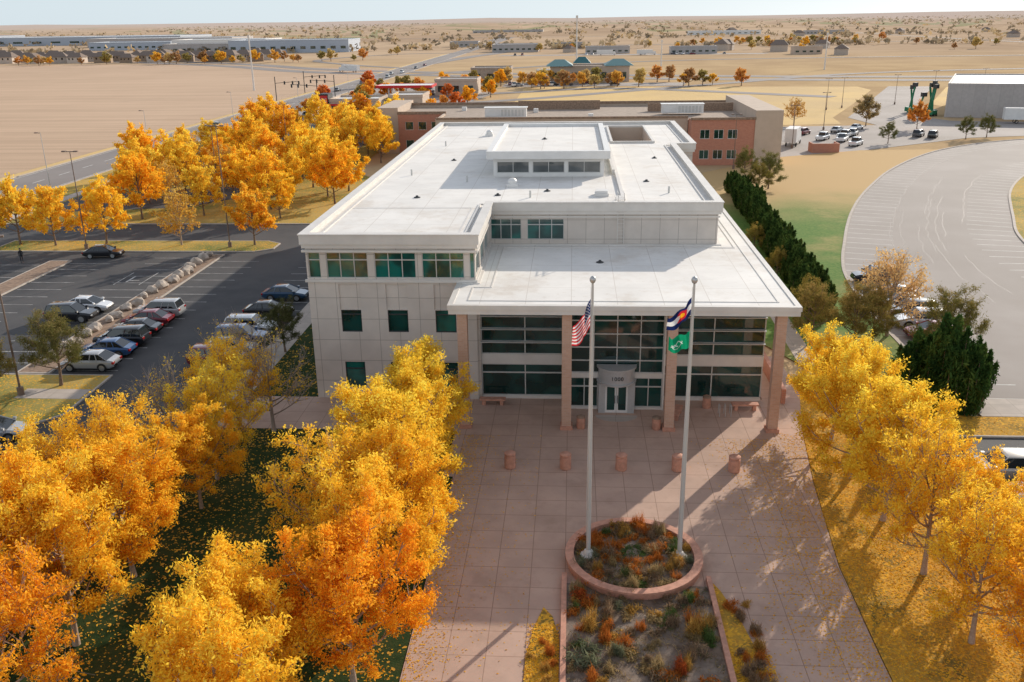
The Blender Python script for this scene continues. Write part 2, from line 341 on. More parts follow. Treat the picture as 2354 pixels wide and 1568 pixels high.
# ------------------------------------------------------------------ terrain
def ground():
    m,nt,b=newmat('plains_ground')
    g=nn(nt,'ShaderNodeNewGeometry');sp=nn(nt,'ShaderNodeSeparateXYZ');nt.links.new(g.outputs['Position'],sp.inputs[0])
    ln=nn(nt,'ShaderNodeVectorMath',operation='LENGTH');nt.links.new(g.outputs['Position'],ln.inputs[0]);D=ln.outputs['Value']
    c=mixc(nt,ramp(nt,noise(nt,.03,6),.35,.65),(.62,.45,.26),(.50,.35,.205))
    c=mixc(nt,M(nt,'MULTIPLY',ramp(nt,noise(nt,.9,5),.4,.7),.35),c,(.38,.27,.155))
    mp=nn(nt,'ShaderNodeMapping');mp.inputs['Scale'].default_value=(.0022,.0011,1);mp.inputs['Rotation'].default_value=(0,0,.08);nt.links.new(g.outputs['Position'],mp.inputs[0])
    vo=nn(nt,'ShaderNodeTexVoronoi',distance='CHEBYCHEV');vo.inputs['Scale'].default_value=1;nt.links.new(mp.outputs[0],vo.inputs['Vector'])
    sc=nn(nt,'ShaderNodeSeparateColor');nt.links.new(vo.outputs['Color'],sc.inputs[0])
    f=mixc(nt,sc.outputs[0],(.62,.46,.31),(.46,.33,.225))
    f=mixc(nt,M(nt,'GREATER_THAN',sc.outputs[1],.78),f,(.34,.33,.18))
    f=mixc(nt,M(nt,'MULTIPLY',ramp(nt,noise(nt,.004,7,rough=.7),.42,.65),.6),f,(.38,.27,.185))
    f=mixc(nt,M(nt,'MULTIPLY',ramp(nt,noise(nt,.02,7,rough=.7),.5,.7),.45),f,(.31,.22,.145))
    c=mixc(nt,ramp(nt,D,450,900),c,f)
    c=mixc(nt,M(nt,'MULTIPLY',ramp(nt,D,1500,11000),.75),c,(.56,.465,.42))  # distance haze painted into the base colour: far ground fades paler with range
    nt.links.new(c,b.inputs['Base Color']);b.inputs['Roughness'].default_value=1;b.inputs['Specular IOR Level'].default_value=0
    mb=MB();n=72;rs=[0,60,200,600,1500,3500,8000,18000,40000]
    vs=[(0,0,-.02)];fs=[]
    for i,r in enumerate(rs[1:]):
        for j in range(n):
            t=2*math.pi*j/n
            z=-.02 if r<3000 else (8*math.sin(j*1.7)+7*math.sin(j*.9+i) if r<9000 else (34 if r>10000 else 0)+14*math.sin(j*1.1+i*2)+9*math.sin(j*2.7))
            vs.append((r*math.cos(t),r*math.sin(t),z))
    for j in range(n): fs.append((0,1+j,1+(j+1)%n))
    for i in range(len(rs)-2):
        for j in range(n):
            a=1+i*n;b2=a+n;fs.append((a+j,b2+j,b2+(j+1)%n,a+(j+1)%n))
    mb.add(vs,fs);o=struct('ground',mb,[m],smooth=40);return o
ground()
def sheet(name,poly,z,m): return struct(name,MB().sheet(poly,z),[m])
def rect(x0,x1,y0,y1): return [(x0,y0),(x1,y0),(x1,y1),(x0,y1)]
sheet('bare_field',[(-900,60),(-108,60),(-108,560),(-190,600),(-260,655),(-900,690)],.0,m_field)
sheet('road',rect(-105,-91,-50,1500),.02,m_road)
mb=MB()
for y in range(60,900,9): mb.box(-98.2,-98,y,y+4,.022,.026)
for x in(-104.4,-91.7): mb.box(x,x+.15,40,1400,.022,.026)
struct('road_markings',mb,[m_paint2])
struct('kerb',MB().box(-90.9,-90.6,-50,800,0,.14).box(-105.4,-105.1,-50,800,0,.14),[m_kerb])
sheet('verge',rect(-90.6,-84.6,-50,260),.05,m_lawn2)
sheet('verge',rect(-107.6,-105.4,-50,800),.05,m_dry)
struct('pavement',MB().box(-84.6,-82.6,-50,260,0,.08),[m_conc])
# west car park
sheet('car_park',rect(-82.6,-26.6,20,124),.012,m_asph)
def island(name,poly,m,h=.13,kw=.16):
    struct(name,MB().sheet(offs(poly,-kw),h-.015),[m]);struct('kerb',MB().ring(poly,0,kw,0,h),[m_kerb])
island('planting_island',[(-74,107.8),(-39.5,107.8),(-37.5,109.3),(-37.5,112.2),(-39.5,113.6),(-74,113.6)],m_lawn2)
island('planting_island',[(-45.6,66.5),(-42.7,66.5),(-42.7,106.3),(-45.6,106.3)],m_mulch)
island('planting_island',[(-63.2,60),(-60.4,60),(-60.4,103),(-63.2,103)],m_mulch)
island('planting_island',[(-55,56.5),(-38.6,56.5),(-37,58.5),(-37.2,66.3),(-42.5,66.3),(-55,66.3)],m_lawn2)
struct('pavement',MB().box(-42.6,-37.4,61.3,63.2,.1,.128),[m_conc])
sheet('grass',[(-82.5,124.2),(-19.3,124.2),(-19.3,137),(-42,172),(-42,262),(-82.5,262)],.06,m_lawn2)
sheet('car_park',rect(-80,-48,176,258),.075,m_asph)
sheet('car_park',[(-82,132),(-60,136),(-50,150),(-56,156),(-82,146)],.075,m_asph)
struct('kerb',MB().box(-82.6,-26.6,124,124.2,0,.13).box(-26.6,-26.4,20,124,0,.135),[m_kerb])
mb=MB()
def stalls(xa,xb,y0,y1,st=2.75):
    y=y0
    while y<=y1: mb.box(xa,xb,y-.045,y+.045,.014,.018);y+=st
stalls(-42.6,-37.4,67.5,105);stalls(-50.9,-45.7,69,105);stalls(-31.8,-26.8,40,118);stalls(-60.2,-55.2,69,102);stalls(-68.4,-63.4,60,102)
for x in(-47.5,-50.4): mb.box(x,x+.1,93,98,.0185,.021)
mb.box(-49.5,-48.2,94.6,94.8,.019,.022).box(-49.5,-49.3,94,96.5,.0225,.026)
struct('parking_markings',mb,[m_paint])
# near building lawns and paths
struct('pavement',MB().box(-26.4,-24.5,57,123.9,0,.13),[m_conc])
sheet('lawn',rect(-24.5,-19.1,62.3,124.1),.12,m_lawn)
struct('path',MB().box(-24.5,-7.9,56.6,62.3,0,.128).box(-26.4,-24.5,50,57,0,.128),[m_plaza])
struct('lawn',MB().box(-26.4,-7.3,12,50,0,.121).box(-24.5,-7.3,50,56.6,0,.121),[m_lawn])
pz=[(-7.25,12),(13.9,12),(13.8,34),(13.9,41),(14.8,50),(15.8,57),(17.2,64),(17.2,72),(14.2,72),(14.2,62.8),(-7.9,62.8),(-7.9,50),(-7.25,50)]
struct('plaza',MB().prism(pz,0,.13),[m_plaza])
# east grounds
struct('leaf_covered_lawn',MB().prism([(13.95,12),(23.6,12),(23.6,57),(28.2,58.5),(28.4,66),(17.3,66),(15.85,57),(14.85,50),(13.95,41),(13.86,34)],0,.12),[m_lawnleaf])
Oc=[(28.4,63.8),(28.6,75),(28.8,85),(30,97),(31.8,105),(34.2,113),(37,122),(40.3,131.6),(44.6,142.5),(50.1,154.5),(57.5,169),(67,184),(77,196.5),(89,206.5),(103,213.5),(125,219),(170,224)]
Ic=[(54,63.8),(54,75),(54,85),(54,97),(54.3,105),(55.5,112),(57.5,119.5),(61.1,128.5),(64.3,136.5),(68.3,146),(73.3,155.5),(79.5,165),(87,173.5),(96,180.5),(108,186),(127,191),(170,196)]
def cat(P,n=6):
    Q=[];P=[Vector(p) for p in P]
    for i in range(len(P)-1):
        p0=P[max(i-1,0)];p1=P[i];p2=P[i+1];p3=P[min(i+2,len(P)-1)]
        for k in range(n):
            t=k/n;Q.append(tuple(.5*((2*p1)+(p2-p0)*t+(2*p0-5*p1+4*p2-p3)*t*t+(3*p1-p0-3*p2+p3)*t**3)))
    Q.append(tuple(P[-1]));return Q
Oc=cat(Oc,4);Ic=cat(Ic,4)
def strip(A,B,z,m,name):
    mb=MB();n=len(A);mb.add([(x,y,z) for x,y in A]+[(x,y,z) for x,y in B],[(i,n+i,n+i+1,i+1) for i in range(n-1)]);return struct(name,mb,[m])
strip(Oc,Ic,.02,m_asph2,'car_park')
def polykerb(P,w,h,name='kerb',m=m_kerb):
    mb=MB();L=[];
    for i,p in enumerate(P):
        a=Vector(P[max(i-1,0)]);b=Vector(P[min(i+1,len(P)-1)]);d=(b-a).normalized();nrm=Vector((-d.y,d.x));L.append((Vector(p)+nrm*w,Vector(p)))
    n=len(P);vs=[(a.x,a.y,0) for a,b in L]+[(a.x,a.y,h) for a,b in L]+[(b.x,b.y,h) for a,b in L]+[(b.x,b.y,0) for a,b in L]
    fs=[]
    for i in range(n-1): fs+=[(n*k+i,n*k+i+1,n*(k+1)+i+1,n*(k+1)+i) for k in range(3)]
    mb.add(vs,fs);struct(name,mb,[m])
polykerb(Oc,.35,.15);polykerb(Ic,-.35,.15)
def along(P,step):
    out=[];acc=0
    for i in range(len(P)-1):
        a=Vector(P[i]);b=Vector(P[i+1]);L=(b-a).length;d=(b-a)/L
        while acc<L: out.append((a+d*acc,d));acc+=step
        acc-=L
    return out
mb=MB()
def stline(p,d,s0,s1,w=.13,z=.024):
    n=Vector((d.y,-d.x));a=p+n*s0;b=p+n*s1;h=d*w/2
    mb.add([(*(a-h),z),(*(a+h),z),(*(b+h),z),(*(b-h),z)],[(0,1,2,3)])
for p,d in along(Oc,2.8): stline(p,d,.1,5.6)
for p,d in along(Ic,2.8): stline(p,d,-5.6,-.1)
struct('parking_markings',mb,[m_paint2])
mb=MB();rk=random.Random(2)
for k in range(12):
    i0=rk.randrange(4,30);t=rk.uniform(.22,.8);prev=None
    for i in range(i0,i0+rk.randrange(8,22)):
        a=Vector(Oc[i])*(1-t)+Vector(Ic[i])*t+Vector((rk.uniform(-.25,.25),rk.uniform(-.25,.25)))
        if prev is not None:
            d=(a-prev).normalized();n=Vector((-d.y,d.x))*.05
            mb.add([(*(prev-n),.0262),(*(a-n),.0262),(*(a+n),.0262),(*(prev+n),.0262)],[(0,1,2,3)])
        prev=a
struct('asphalt_repair_lines',mb,[mat('tar_seal',(.21,.18,.165),.7)])
sheet('lawn',[(x+.02,y) for x,y in Ic]+[(170,63.8)],.1,m_lawn2)
sheet('car_park',[(120,110),(170,110),(170,160),(120,150)],.12,m_asph2)
slope=[(20.5,66),(28.2,66),(28.3,85),(29.6,97),(31.4,105),(33.8,113),(36.6,122),(39.9,131.6),(44.2,142.5),(49.7,154.5),(57.1,169),(66.6,184.2),(76.7,197),(60,196),(42,187),(24,168),(14.6,135.5),(14.6,80)]
sheet('lawn',slope,.1,m_slope)
struct('pavement',MB().box(29,60,60.3,63.5,0,.13),[m_conc]);sheet('lawn',[(23.7,57.1),(60,57.1),(60,60.3),(28.3,60.3)],.11,m_lawnleaf)
sheet('car_park',rect(23.7,60,20,57),.015,m_asph)
struct('kerb',MB().box(23.6,23.75,12,57,0,.14).box(23.75,60,57,57.15,0,.14),[m_kerb])
mb=MB();y=24
while y<57: mb.box(23.9,29,y-.05,y+.05,.017,.021);y+=2.75
struct('parking_markings',mb,[m_paint2])
struct('path',MB().prism([(18.6,70),(20.2,70),(21.5,140),(18,170),(16.5,170),(19.8,140)],0,.13),[m_conc])
# area behind
sheet('car_park',[(40,186),(62,197),(90,216),(118,222),(170,232),(170,236),(100,252),(96,262),(108,300),(140,375),(124,378),(92,300),(76,262),(78,243),(44,240)],.03,m_asph2)
sheet('dry_grass',[(20,240),(70,246),(72,262),(88,300),(112,360),(112,378),(-20,395),(-20,300)],.02,m_dry)
sheet('dry_grass',[(116,262),(600,240),(600,380),(144,372),(112,300)],.015,m_dry)
# highway and ramps
def roadpath(P,w,z,m=m_road,name='road'):
    A=[];B=[]
    for i,p in enumerate(P):
        a=Vector(P[max(i-1,0)]);b=Vector(P[min(i+1,len(P)-1)]);d=(b-a).normalized();n=Vector((-d.y,d.x))*w/2
        A.append(tuple(Vector(p)+n));B.append(tuple(Vector(p)-n))
    return strip(A,B,z,m,name)
hw=[(700,330),(190,405),(40,440),(-60,480),(-155,535),(-240,625),(-420,760),(-900,1100)]
roadpath(cat(hw),13,.06);roadpath(cat([(x+8,y+22) for x,y in hw]),13,.065)
roadpath(cat([(-90,300),(-60,310),(-20,330),(60,400),(150,470),(300,500),(500,520)]),7,.07)
roadpath(cat([(-98,600),(-80,720),(-60,860),(-90,1100),(-110,1500),(-60,2600)]),12,.08)
roadpath(cat([(-98,560),(-150,620),(-190,700),(-150,800),(-80,820)]),7,.085)
roadpath(cat([(-98,480),(-60,520),(20,600),(160,640),(600,640)]),8,.087)
roadpath(cat([(-98,330),(-60,345),(-20,365),(20,380),(90,330)]),8,.09)
roadpath(cat([(-300,1500),(600,1450),(1600,1500)]),12,.09);roadpath(cat([(-2000,2500),(0,2450),(2000,2600)]),16,.09)
roadpath(cat([(380,380),(420,700),(430,1400),(520,3000)]),8,.1);roadpath(cat([(-60,1000),(500,1010),(1300,1100)]),9,.1)
sheet('car_park',[(-88,262),(-44,262),(-30,360),(-60,400),(-88,400)],.04,m_asph2)
sheet('car_park',[(-30,395),(45,392),(50,412),(-30,416)],.04,m_asph2)
sheet('car_park',[(-60,735),(140,715),(150,732),(-55,755)],.04,m_asph2)
# ------------------------------------------------------------------ walls with openings
def wall(mb,u0,u1,z0,z1,T,ops,dep=.18,m=0):
    us=sorted({u0,u1,*[o[0] for o in ops],*[o[1] for o in ops]});zs=sorted({z0,z1,*[o[2] for o in ops],*[o[3] for o in ops]})
    for i in range(len(us)-1):
        for j in range(len(zs)-1):
            cu=(us[i]+us[i+1])/2;cz=(zs[j]+zs[j+1])/2
            if any(o[0]<cu<o[1] and o[2]<cz<o[3] for o in ops): continue
            mb.add([T(us[i],zs[j],0),T(us[i+1],zs[j],0),T(us[i+1],zs[j+1],0),T(us[i],zs[j+1],0)],[(0,1,2,3)],m)
    for a,b,c,d in ops:
        q=[(a,c),(b,c),(b,d),(a,d)]
        for k in range(4):
            p,r=q[k],q[(k+1)%4];mb.add([T(*p,0),T(*p,dep),T(*r,dep),T(*r,0)],[(0,1,2,3)],m)
def TY(y): return lambda u,z,w:(u,y+w,z)
def TXp(x): return lambda u,z,w:(x-w,u,z)
def TXm(x): return lambda u,z,w:(x+w,u,z)
def window(parent,T,a,b,c,d,vs=(),hs=(),gm=None,dep=.14,fw=.06,fm=None,name='window'):
    mb=MB();mb.add([T(a,c,dep),T(b,c,dep),T(b,d,dep),T(a,d,dep)],[(0,1,2,3)])
    w=part(name,mb,[gm or m_glass],parent)
    f=MB()
    def bar(u0,u1,z0,z1,k=0):
        P=[T(u0,z0,dep-.07-k),T(u1,z0,dep-.07-k),T(u1,z1,dep-.07-k),T(u0,z1,dep-.07-k),T(u0,z0,dep-.002),T(u1,z0,dep-.002),T(u1,z1,dep-.002),T(u0,z1,dep-.002)]
        f.add(P,[(0,1,2,3),(0,4,5,1),(1,5,6,2),(2,6,7,3),(3,7,4,0)])
    bar(a,b,c,c+fw);bar(a,b,d-fw,d);bar(a,a+fw,c+fw,d-fw);bar(b-fw,b,c+fw,d-fw)
    for v in vs: bar(v-fw*.5,v+fw*.5,c+fw,d-fw,.004)
    for h in hs: bar(a+fw,b-fw,h-fw*.6,h+fw*.6,.01)
    O('frame',f.mesh('frame',[fm or m_alu],parent.matrix_basis.translation),parent=w)
    return w
# ------------------------------------------------------------------ main building
B=O('office_building',None,(-2,62,0),label='pale office building with white stepped roofs and brick-column portico',cat='building')
ax0,ax1=-19.07,-6.82
wl=MB()
WT=TY(62.2)
ups=[(-18.03-.9,-18.03,9.5,11.4),(-17.6,-14.58,9.5,11.4),(-14.1,-11.1,9.5,11.4),(-10.66,-7.62,9.5,11.4),(-7.25,-6.87,9.5,11.4)]
midw=[(-16.8,-15.3,5.4,7.1),(-13.35,-11.86,5.4,7.1),(-9.84,-8.33,5.4,7.1)]
low=[(-16.8,-15.3,.95,3.05),(-13.35,-11.86,.95,3.05),(-9.84,-8.33,.95,3.05)]
rec=[(-16.85,-15.25,7.15,9.05),(-13.4,-11.81,7.15,9.05),(-9.89,-8.28,7.15,9.05)]
wall(wl,ax0,ax1,0,12.3,WT,ups+midw+low+rec)
for a,b,c,d in rec: wl.add([WT(a,c,.1),WT(b,c,.1),WT(b,d,.1),WT(a,d,.1)],[(0,1,2,3)])
rs=[(62.6,65.4,9.5,11.4),(65.8,68.8,9.5,11.4),(69.2,72.2,9.5,11.4)]
wall(wl,62.2,74,9.1,12.3,TXp(-6.82),rs)
uf=[(-6.75,-4.18,9.6,11.35),(-3.7,-.63,9.6,11.35)]
wall(wl,-6.82,11.97,9.1,12.3,TY(74),uf)
sd=[(76+i*4.2,79+i*4.2,9.7,11.3) for i in range(8)]
wall(wl,74,110.6,9.1,12.3,TXp(11.97),sd)
wl.add([(11.97,110.6,0),(14.37,110.6,0),(14.37,110.6,12.3),(11.97,110.6,12.3)],[(0,1,2,3)])
bs=[(112+i*5.5,115+i*5.5,z,z+1.8) for i in range(4) for z in(1,5.4,9.5)]
wall(wl,110.6,135,0,12.3,TXp(14.37),bs)
lw=[(64+i*4.4,67+i*4.4,z,z+1.8) for i in range(16) for z in(1,5.4,9.5)]
wall(wl,62.2,135,0,12.3,TXm(-19.07),lw)
wl.add([(-19.07,135,0),(14.37,135,0),(14.37,135,12.3),(-19.07,135,12.3)],[(3,2,1,0)])
wl.add([(14,62.5,0),(14,110.6,0),(14,110.6,8.6),(14,62.5,8.6)],[(0,1,2,3)])
wl.add([(-7.9,62.35,0),(-6.6,62.35,0),(-6.6,62.35,8.6),(-7.9,62.35,8.6)],[(0,1,2,3)])
part('wall',wl,[m_panel],B)
for z0,z1,w in((9.22,9.42,.14),(11.46,11.62,.22)):
    part('ledge',MB().box(ax0-w,ax1+w,62.2-w,62.2,z0,z1).box(ax1,ax1+w,62.2,73.9,z0 if z0>11 else 9.29,z1),[m_fascia],B)
part('ledge',MB().box(-6.5,12.1,73.9,74,11.46,11.6),[m_fascia],B)
top=[(-19.07,62.2),(-6.82,62.2),(-6.82,74),(11.97,74),(11.97,110.6),(14.37,110.6),(14.37,135),(-19.07,135)]
pp=MB();pp.ring(top,.30,.28,12.05,12.72);pp.ring(top,.36,.34,12.72,12.8);pp.ring(top,.2,.0,11.75,12.05)
part('parapet',pp,[m_fascia],B)
rf=MB();zt=12.38
rf.sheet(rect(-19.07,-6.82,62.2,74),zt).sheet(rect(-19.07,11.97,74,110.6),zt).sheet(rect(-19.07,5,110.6,135),zt).sheet(rect(5,14.37,110.6,114),zt).sheet(rect(9.8,14.37,114,135),zt).sheet(rect(5,9.8,131,135),zt)
part('roof',rf,[m_roof],B)
part('light_well',MB().prism([(5,114),(9.8,114),(9.8,131),(5,131)][::-1],9,zt,top=False),[m_tan],B)
part('light_well_floor',MB().sheet(rect(5,9.8,114,131),9.01),[m_roof],B)
part('light_well_kerb',MB().ring(rect(5,9.8,114,131),.3,0,zt,zt+.25),[m_fascia],B)
part('roof_edge',MB().ring([(-19.07,62.2),(-7.6,62.2),(-7.6,74),(-19.07,74)],-.5,.65,zt,zt+.02),[m_fascia],B)
part('roof_kerb',MB().box(4.2,4.5,76,113,zt,zt+.25).box(3.9,4.2,90,113,zt,zt+.5),[m_fascia],B)
part('roof_cant_strip',MB().ring(offs(top,-.75),0,.18,zt,zt+.09),[m_fascia],B)
for w in ups[:4]:
    a,b=w[:2];n=2 if b-a>2 else 0
    window(B,WT,*w,vs=[a+(b-a)*k/3 for k in(1,2)] if n else[],hs=[10.85],gm=m_teal)
window(B,WT,*ups[4],gm=m_teal)
for w in midw: window(B,WT,*w,hs=[6.75],gm=m_glass if w!=midw[2] else m_teal,fm=m_dark)
for w in low: window(B,WT,*w,hs=[2.5],gm=m_teal,fm=m_dark)
for w in rs: window(B,TXp(-6.82),*w,hs=[10.85],gm=m_teal,vs=[(w[0]+w[1])/2])
for w in uf: window(B,TY(74),*w,vs=[w[0]+(w[1]-w[0])*k/3 for k in(1,2)],hs=[10.85],gm=m_teal)
for w in sd: window(B,TXp(11.97),*w,hs=[10.85],gm=m_teal)
for w in bs: window(B,TXp(14.37),*w,gm=m_teal)
for w in lw: window(B,TXm(-19.07),*w,gm=m_teal)
# penthouse
pn=[(-7.35,-4.2,12.75,13.85),(-3.85,-.75,12.75,13.85),(-.4,2.75,12.75,13.85)]
P=MB();wall(P,-7.7,3.1,zt,14.2,TY(89),pn);side=[(90+i*3.7,93+i*3.7,12.75,13.85) for i in range(6)]
wall(P,89,112,zt,14.2,TXp(3.1),side);wall(P,89,112,zt,14.2,TXm(-7.7),side)
P.add([(-7.7,112,zt),(3.1,112,zt),(3.1,112,14.2),(-7.7,112,14.2)],[(3,2,1,0)])
part('penthouse',P,[m_white],B)
m_pwin=glassmat('penthouse_glass',(.10,.11,.11),(.05,.06,.06),1.8)
for w in pn: window(B,TY(89),*w,vs=[(w[0]+w[1])/2],gm=m_pwin)
for w in side: window(B,TXp(3.1),*w,gm=m_teal);window(B,TXm(-7.7),*w,gm=m_teal)
pr=rect(-8.25,3.6,88.2,112.8)
part('penthouse_roof',MB().prism(pr,14.2,14.62),[m_roof],B)
part('penthouse_parapet',MB().ring(pr,.06,.5,14.2,14.95),[m_white],B)
def roofthing(x,y,z,k):
    mb=MB()
    if k==0: mb.lathe([(.28,z),(.3,z+.05),(.12,z+.12),(.1,z+.2)],x,y,12);m=m_dark;n='roof_drain'
    elif k==1: mb.box(x-.5,x+.5,y-.5,y+.5,z,z+.3).lathe([(.42,z+.3),(.42,z+.55),(.25,z+.75),(.05,z+.8)],x,y,12);m=m_white;n='roof_vent'
    elif k==3: mb.lathe([(.09,z),(.09,z+.6)],x,y,8);m=m_alu;n='vent_pipe'
    else: mb.box(x-.6,x+.6,y-.6,y+.6,z,z+.25).box(x-.5,x+.5,y-.5,y+.5,z+.25,z+.45);m=m_white;n='skylight'
    part(n,mb,[m],B)
for a in [(-13.5,78,zt,0),(-2.2,81,zt,0),(7,86,zt,0),(-13,100,zt,0),(-3,100,14.62,0),(2.2,68,9.2,0),(-5.5,83.5,zt,1),(2.6,79,zt,2),(-6.5,79,zt,0),(9,101,zt,0),(-11,122,zt,1),(.8,122,zt,2),(8.5,80,zt,3),(-3.6,78,zt,3),(-16,90,zt,3),(-15.5,112,zt,3),(-10,86,zt,3)]: roofthing(*a)
ld=MB();ld.box(3.75,3.8,73.75,73.8,9.3,13.5).box(4.25,4.3,73.75,73.8,9.3,13.5)
for i in range(13): ld.box(3.8,4.25,73.76,73.79,9.5+i*.3,9.53+i*.3)
ld.box(3.75,3.8,73.8,75.3,13.4,13.45).box(4.25,4.3,73.8,75.3,13.4,13.45).box(3.7,4.35,75,77,zt,zt+.35)
part('ladder',ld,[m_fascia],B)
# portico roof
pf=[(-8.1,56.6),(14.8,56.6),(14.8,110.5),(12.0,110.5),(12.0,73.97),(-6.8,73.97),(-6.8,62.17),(-8.1,62.17)]
part('portico_roof',MB().prism(pf,8.95,9.2),[m_roof],B)
part('portico_fascia',MB().ring(pf,.0,.001,8.62,8.94).ring(pf,.06,.30,8.95,9.26).ring(offs(pf,-1.15),0,.10,9.2,9.24).sheet(pf,8.63),[m_fascia],B)
for i in range(4):
    x=-7.276+7.021*i;y=57.3+.1;h=.33
    mb=MB().box(x-h,x+h,y-h,y+h,.13,8.62);part('column',mb,[m_brick],B)
    part('column_base',MB().box(x-h-.1,x+h+.1,y-h-.1,y+h+.1,.13,.4),[m_pink],B)
def bay(a,b,y,top=8.62,nv=2):
    T=TY(y);vs=[a+(b-a)*k/nv for k in range(1,nv)]
    window(B,T,a,b,3.65,top,vs=vs,hs=[4.65,5.65,6.65,7.6],fw=.08,dep=.1)
    window(B,T,a,b,.35,2.9,vs=vs,hs=[2.2],fw=.08,dep=.1)
    pbox('spandrel',m_fascia,B,(a,b,y-.02,y+.1,2.9,3.65),(a,b,y-.02,y+.1,.13,.35))
    pbox('sunshade',m_alu,B,*[(a,b,y-.3,y-.0,z-.02,z+.03) for z in(4.65,5.65,6.65)])
bay(-6.6,-.1,62.5);bay(6.7,14,62.5)
T=TY(60.7)
window(B,T,0,6.6,2.95,8.62,vs=[1.65,3.3,4.95],hs=[3.9,4.9,5.9,6.9,7.8],fw=.07,dep=.1)
window(B,T,0,2.0,.3,2.6,vs=[1.0],hs=[1.9],fw=.07,dep=.1);window(B,T,4.6,6.6,.3,2.6,vs=[5.6],hs=[1.9],fw=.07,dep=.1)
pbox('spandrel',m_fascia,B,(0,2.0,60.68,60.8,2.6,2.95),(4.6,6.6,60.68,60.8,2.6,2.95),(0,2,60.68,60.8,.13,.3),(4.6,6.6,60.68,60.8,.13,.3),(-.12,0,60.6,62.5,.13,8.6),(6.6,6.72,60.6,62.5,.13,8.6))
mb=MB();cx,cy=3.3,60.68;k=20
arc=lambda r:[(cx+r*math.cos(math.pi+math.pi*i/k),cy+r*math.sin(math.pi+math.pi*i/k)) for i in range(k+1)]
mb.prism(arc(1.3),2.55,3.5).prism(arc(1.42),3.5,3.64).prism(arc(1.42),2.41,2.55)
part('entrance_canopy',mb,[m_steel],B,smooth=30)
for a,b in((2.02,2.5),(4.1,4.58)):
    part('door_jamb',MB().box(a,b,60.0,60.68,.13,2.40),[m_steel],B)
part('door_head',MB().box(2.5,4.1,59.9,60.1,2.3,2.40),[m_steel],B)
for a,b,hx in((2.5,3.29,3.2),(3.31,4.1,3.38)):
    d=part('door',MB().box(a,b,60.02,60.08,.15,.35).box(a,b,60.02,60.08,2.15,2.29).box(a,a+.12,60.02,60.08,.35,2.15).box(b-.12,b,60.02,60.08,.35,2.15),[m_white],B)
    O('glass',MB().box(a+.12,b-.12,60.04,60.06,.35,2.15).mesh('g',[m_glass],(-2,62,0)),parent=d)
    O('handle',MB().box(hx-.02,hx+.02,59.94,60.0,.9,1.5).mesh('h',[m_dark],(-2,62,0)),parent=d)
def text(name,s,size,loc,rot,m,parent,ext=.01,sp=1.):
    c=bpy.data.curves.new('t','FONT');c.body=s;c.size=size;c.align_x='CENTER';c.extrude=ext;c.space_character=sp
    t=bpy.data.objects.new('t',c);col.objects.link(t);bpy.context.view_layer.update()
    me=bpy.data.meshes.new_from_object(t);bpy.data.objects.remove(t);me.materials.clear();me.materials.append(m)
    o=O(name,me,loc,parent);o.rotation_euler=rot;o.parent=parent;return o
text('building_number','1000',.40,(3.3+2,59.34-62,2.88),(math.pi/2,0,0),m_black,B,sp=1.15)
part('entrance_mat',MB().prism([(cx+1.5*math.cos(math.pi+math.pi*i/k),59.6+1.1*math.sin(math.pi+math.pi*i/k)) for i in range(k+1)],.13,.137),[m_conc],B)
part('terrace_wall',MB().box(15.4,15.7,62,80,.1,1.3).box(14.0,15.4,80,80.3,.1,1.3),[m_redbrick],B)
# ------------------------------------------------------------------ plaza furniture
mb=MB().lathe([(.32,.13),(.36,.16),(.36,.95),(.30,1.0),(.30,1.05),(.37,1.08),(.37,1.15),(.3,1.2),(.1,1.23)],k=20);bm=mb.mesh('bollard',[m_pink],smooth=35)
for i in range(5):
    O('bollard',bm,(-3.77+3.506*i,51.36,0),label='short round pink concrete bollard on the plaza',cat='bollard',group='row of bollards on the plaza')
def bench(x,y,rz=0):
    e=O('bench',None,(x,y,.13),rz=rz,label='pinkish concrete bench standing by the glass facade',cat='bench',group='benches by the entrance')
    O('seat',MB().box(-.95,.95,-.26,.26,.38,.5).mesh('seat',[m_pink]),parent=e)
    for s in(-.65,.65): O('leg',MB().box(s-.12,s+.12,-.2,.2,0,.38).mesh('leg',[m_pink]),parent=e)
bench(-5.7,61.3);bench(12.6,60.9);bench(7.6,59.6,1.3)
for x,y in((.75,57.4),(5.95,57.4),(9.9,61.2)):
    e=O('litter_bin',None,(x,y,.13),label='round pink concrete litter bin with dark lid',cat='litter bin',group='litter bins by the entrance')
    O('body',MB().lathe([(.27,0),(.3,.05),(.3,.8),(.27,.82)],k=18).mesh('b',[m_pink],smooth=35),parent=e);O('lid',MB().lathe([(.31,.82),(.31,.88),(.12,.98),(.08,.98)],k=18).mesh('l',[m_mulch],smooth=35),parent=e)
e=O('bicycle_rack',None,(10.6,60.2,.13),label='grey looped metal bicycle rack by the facade',cat='bicycle rack')
for i in range(3):
    mb=MB().tube([(i*.4,0,0)]+[(i*.4,.3*math.cos(t)-.3,.6+.25*math.sin(t)) for t in np.linspace(0,math.pi,7)]+[(i*.4,-.6,0)],.025,6)
    O('hoop',mb.mesh('h',[m_steel]),parent=e)
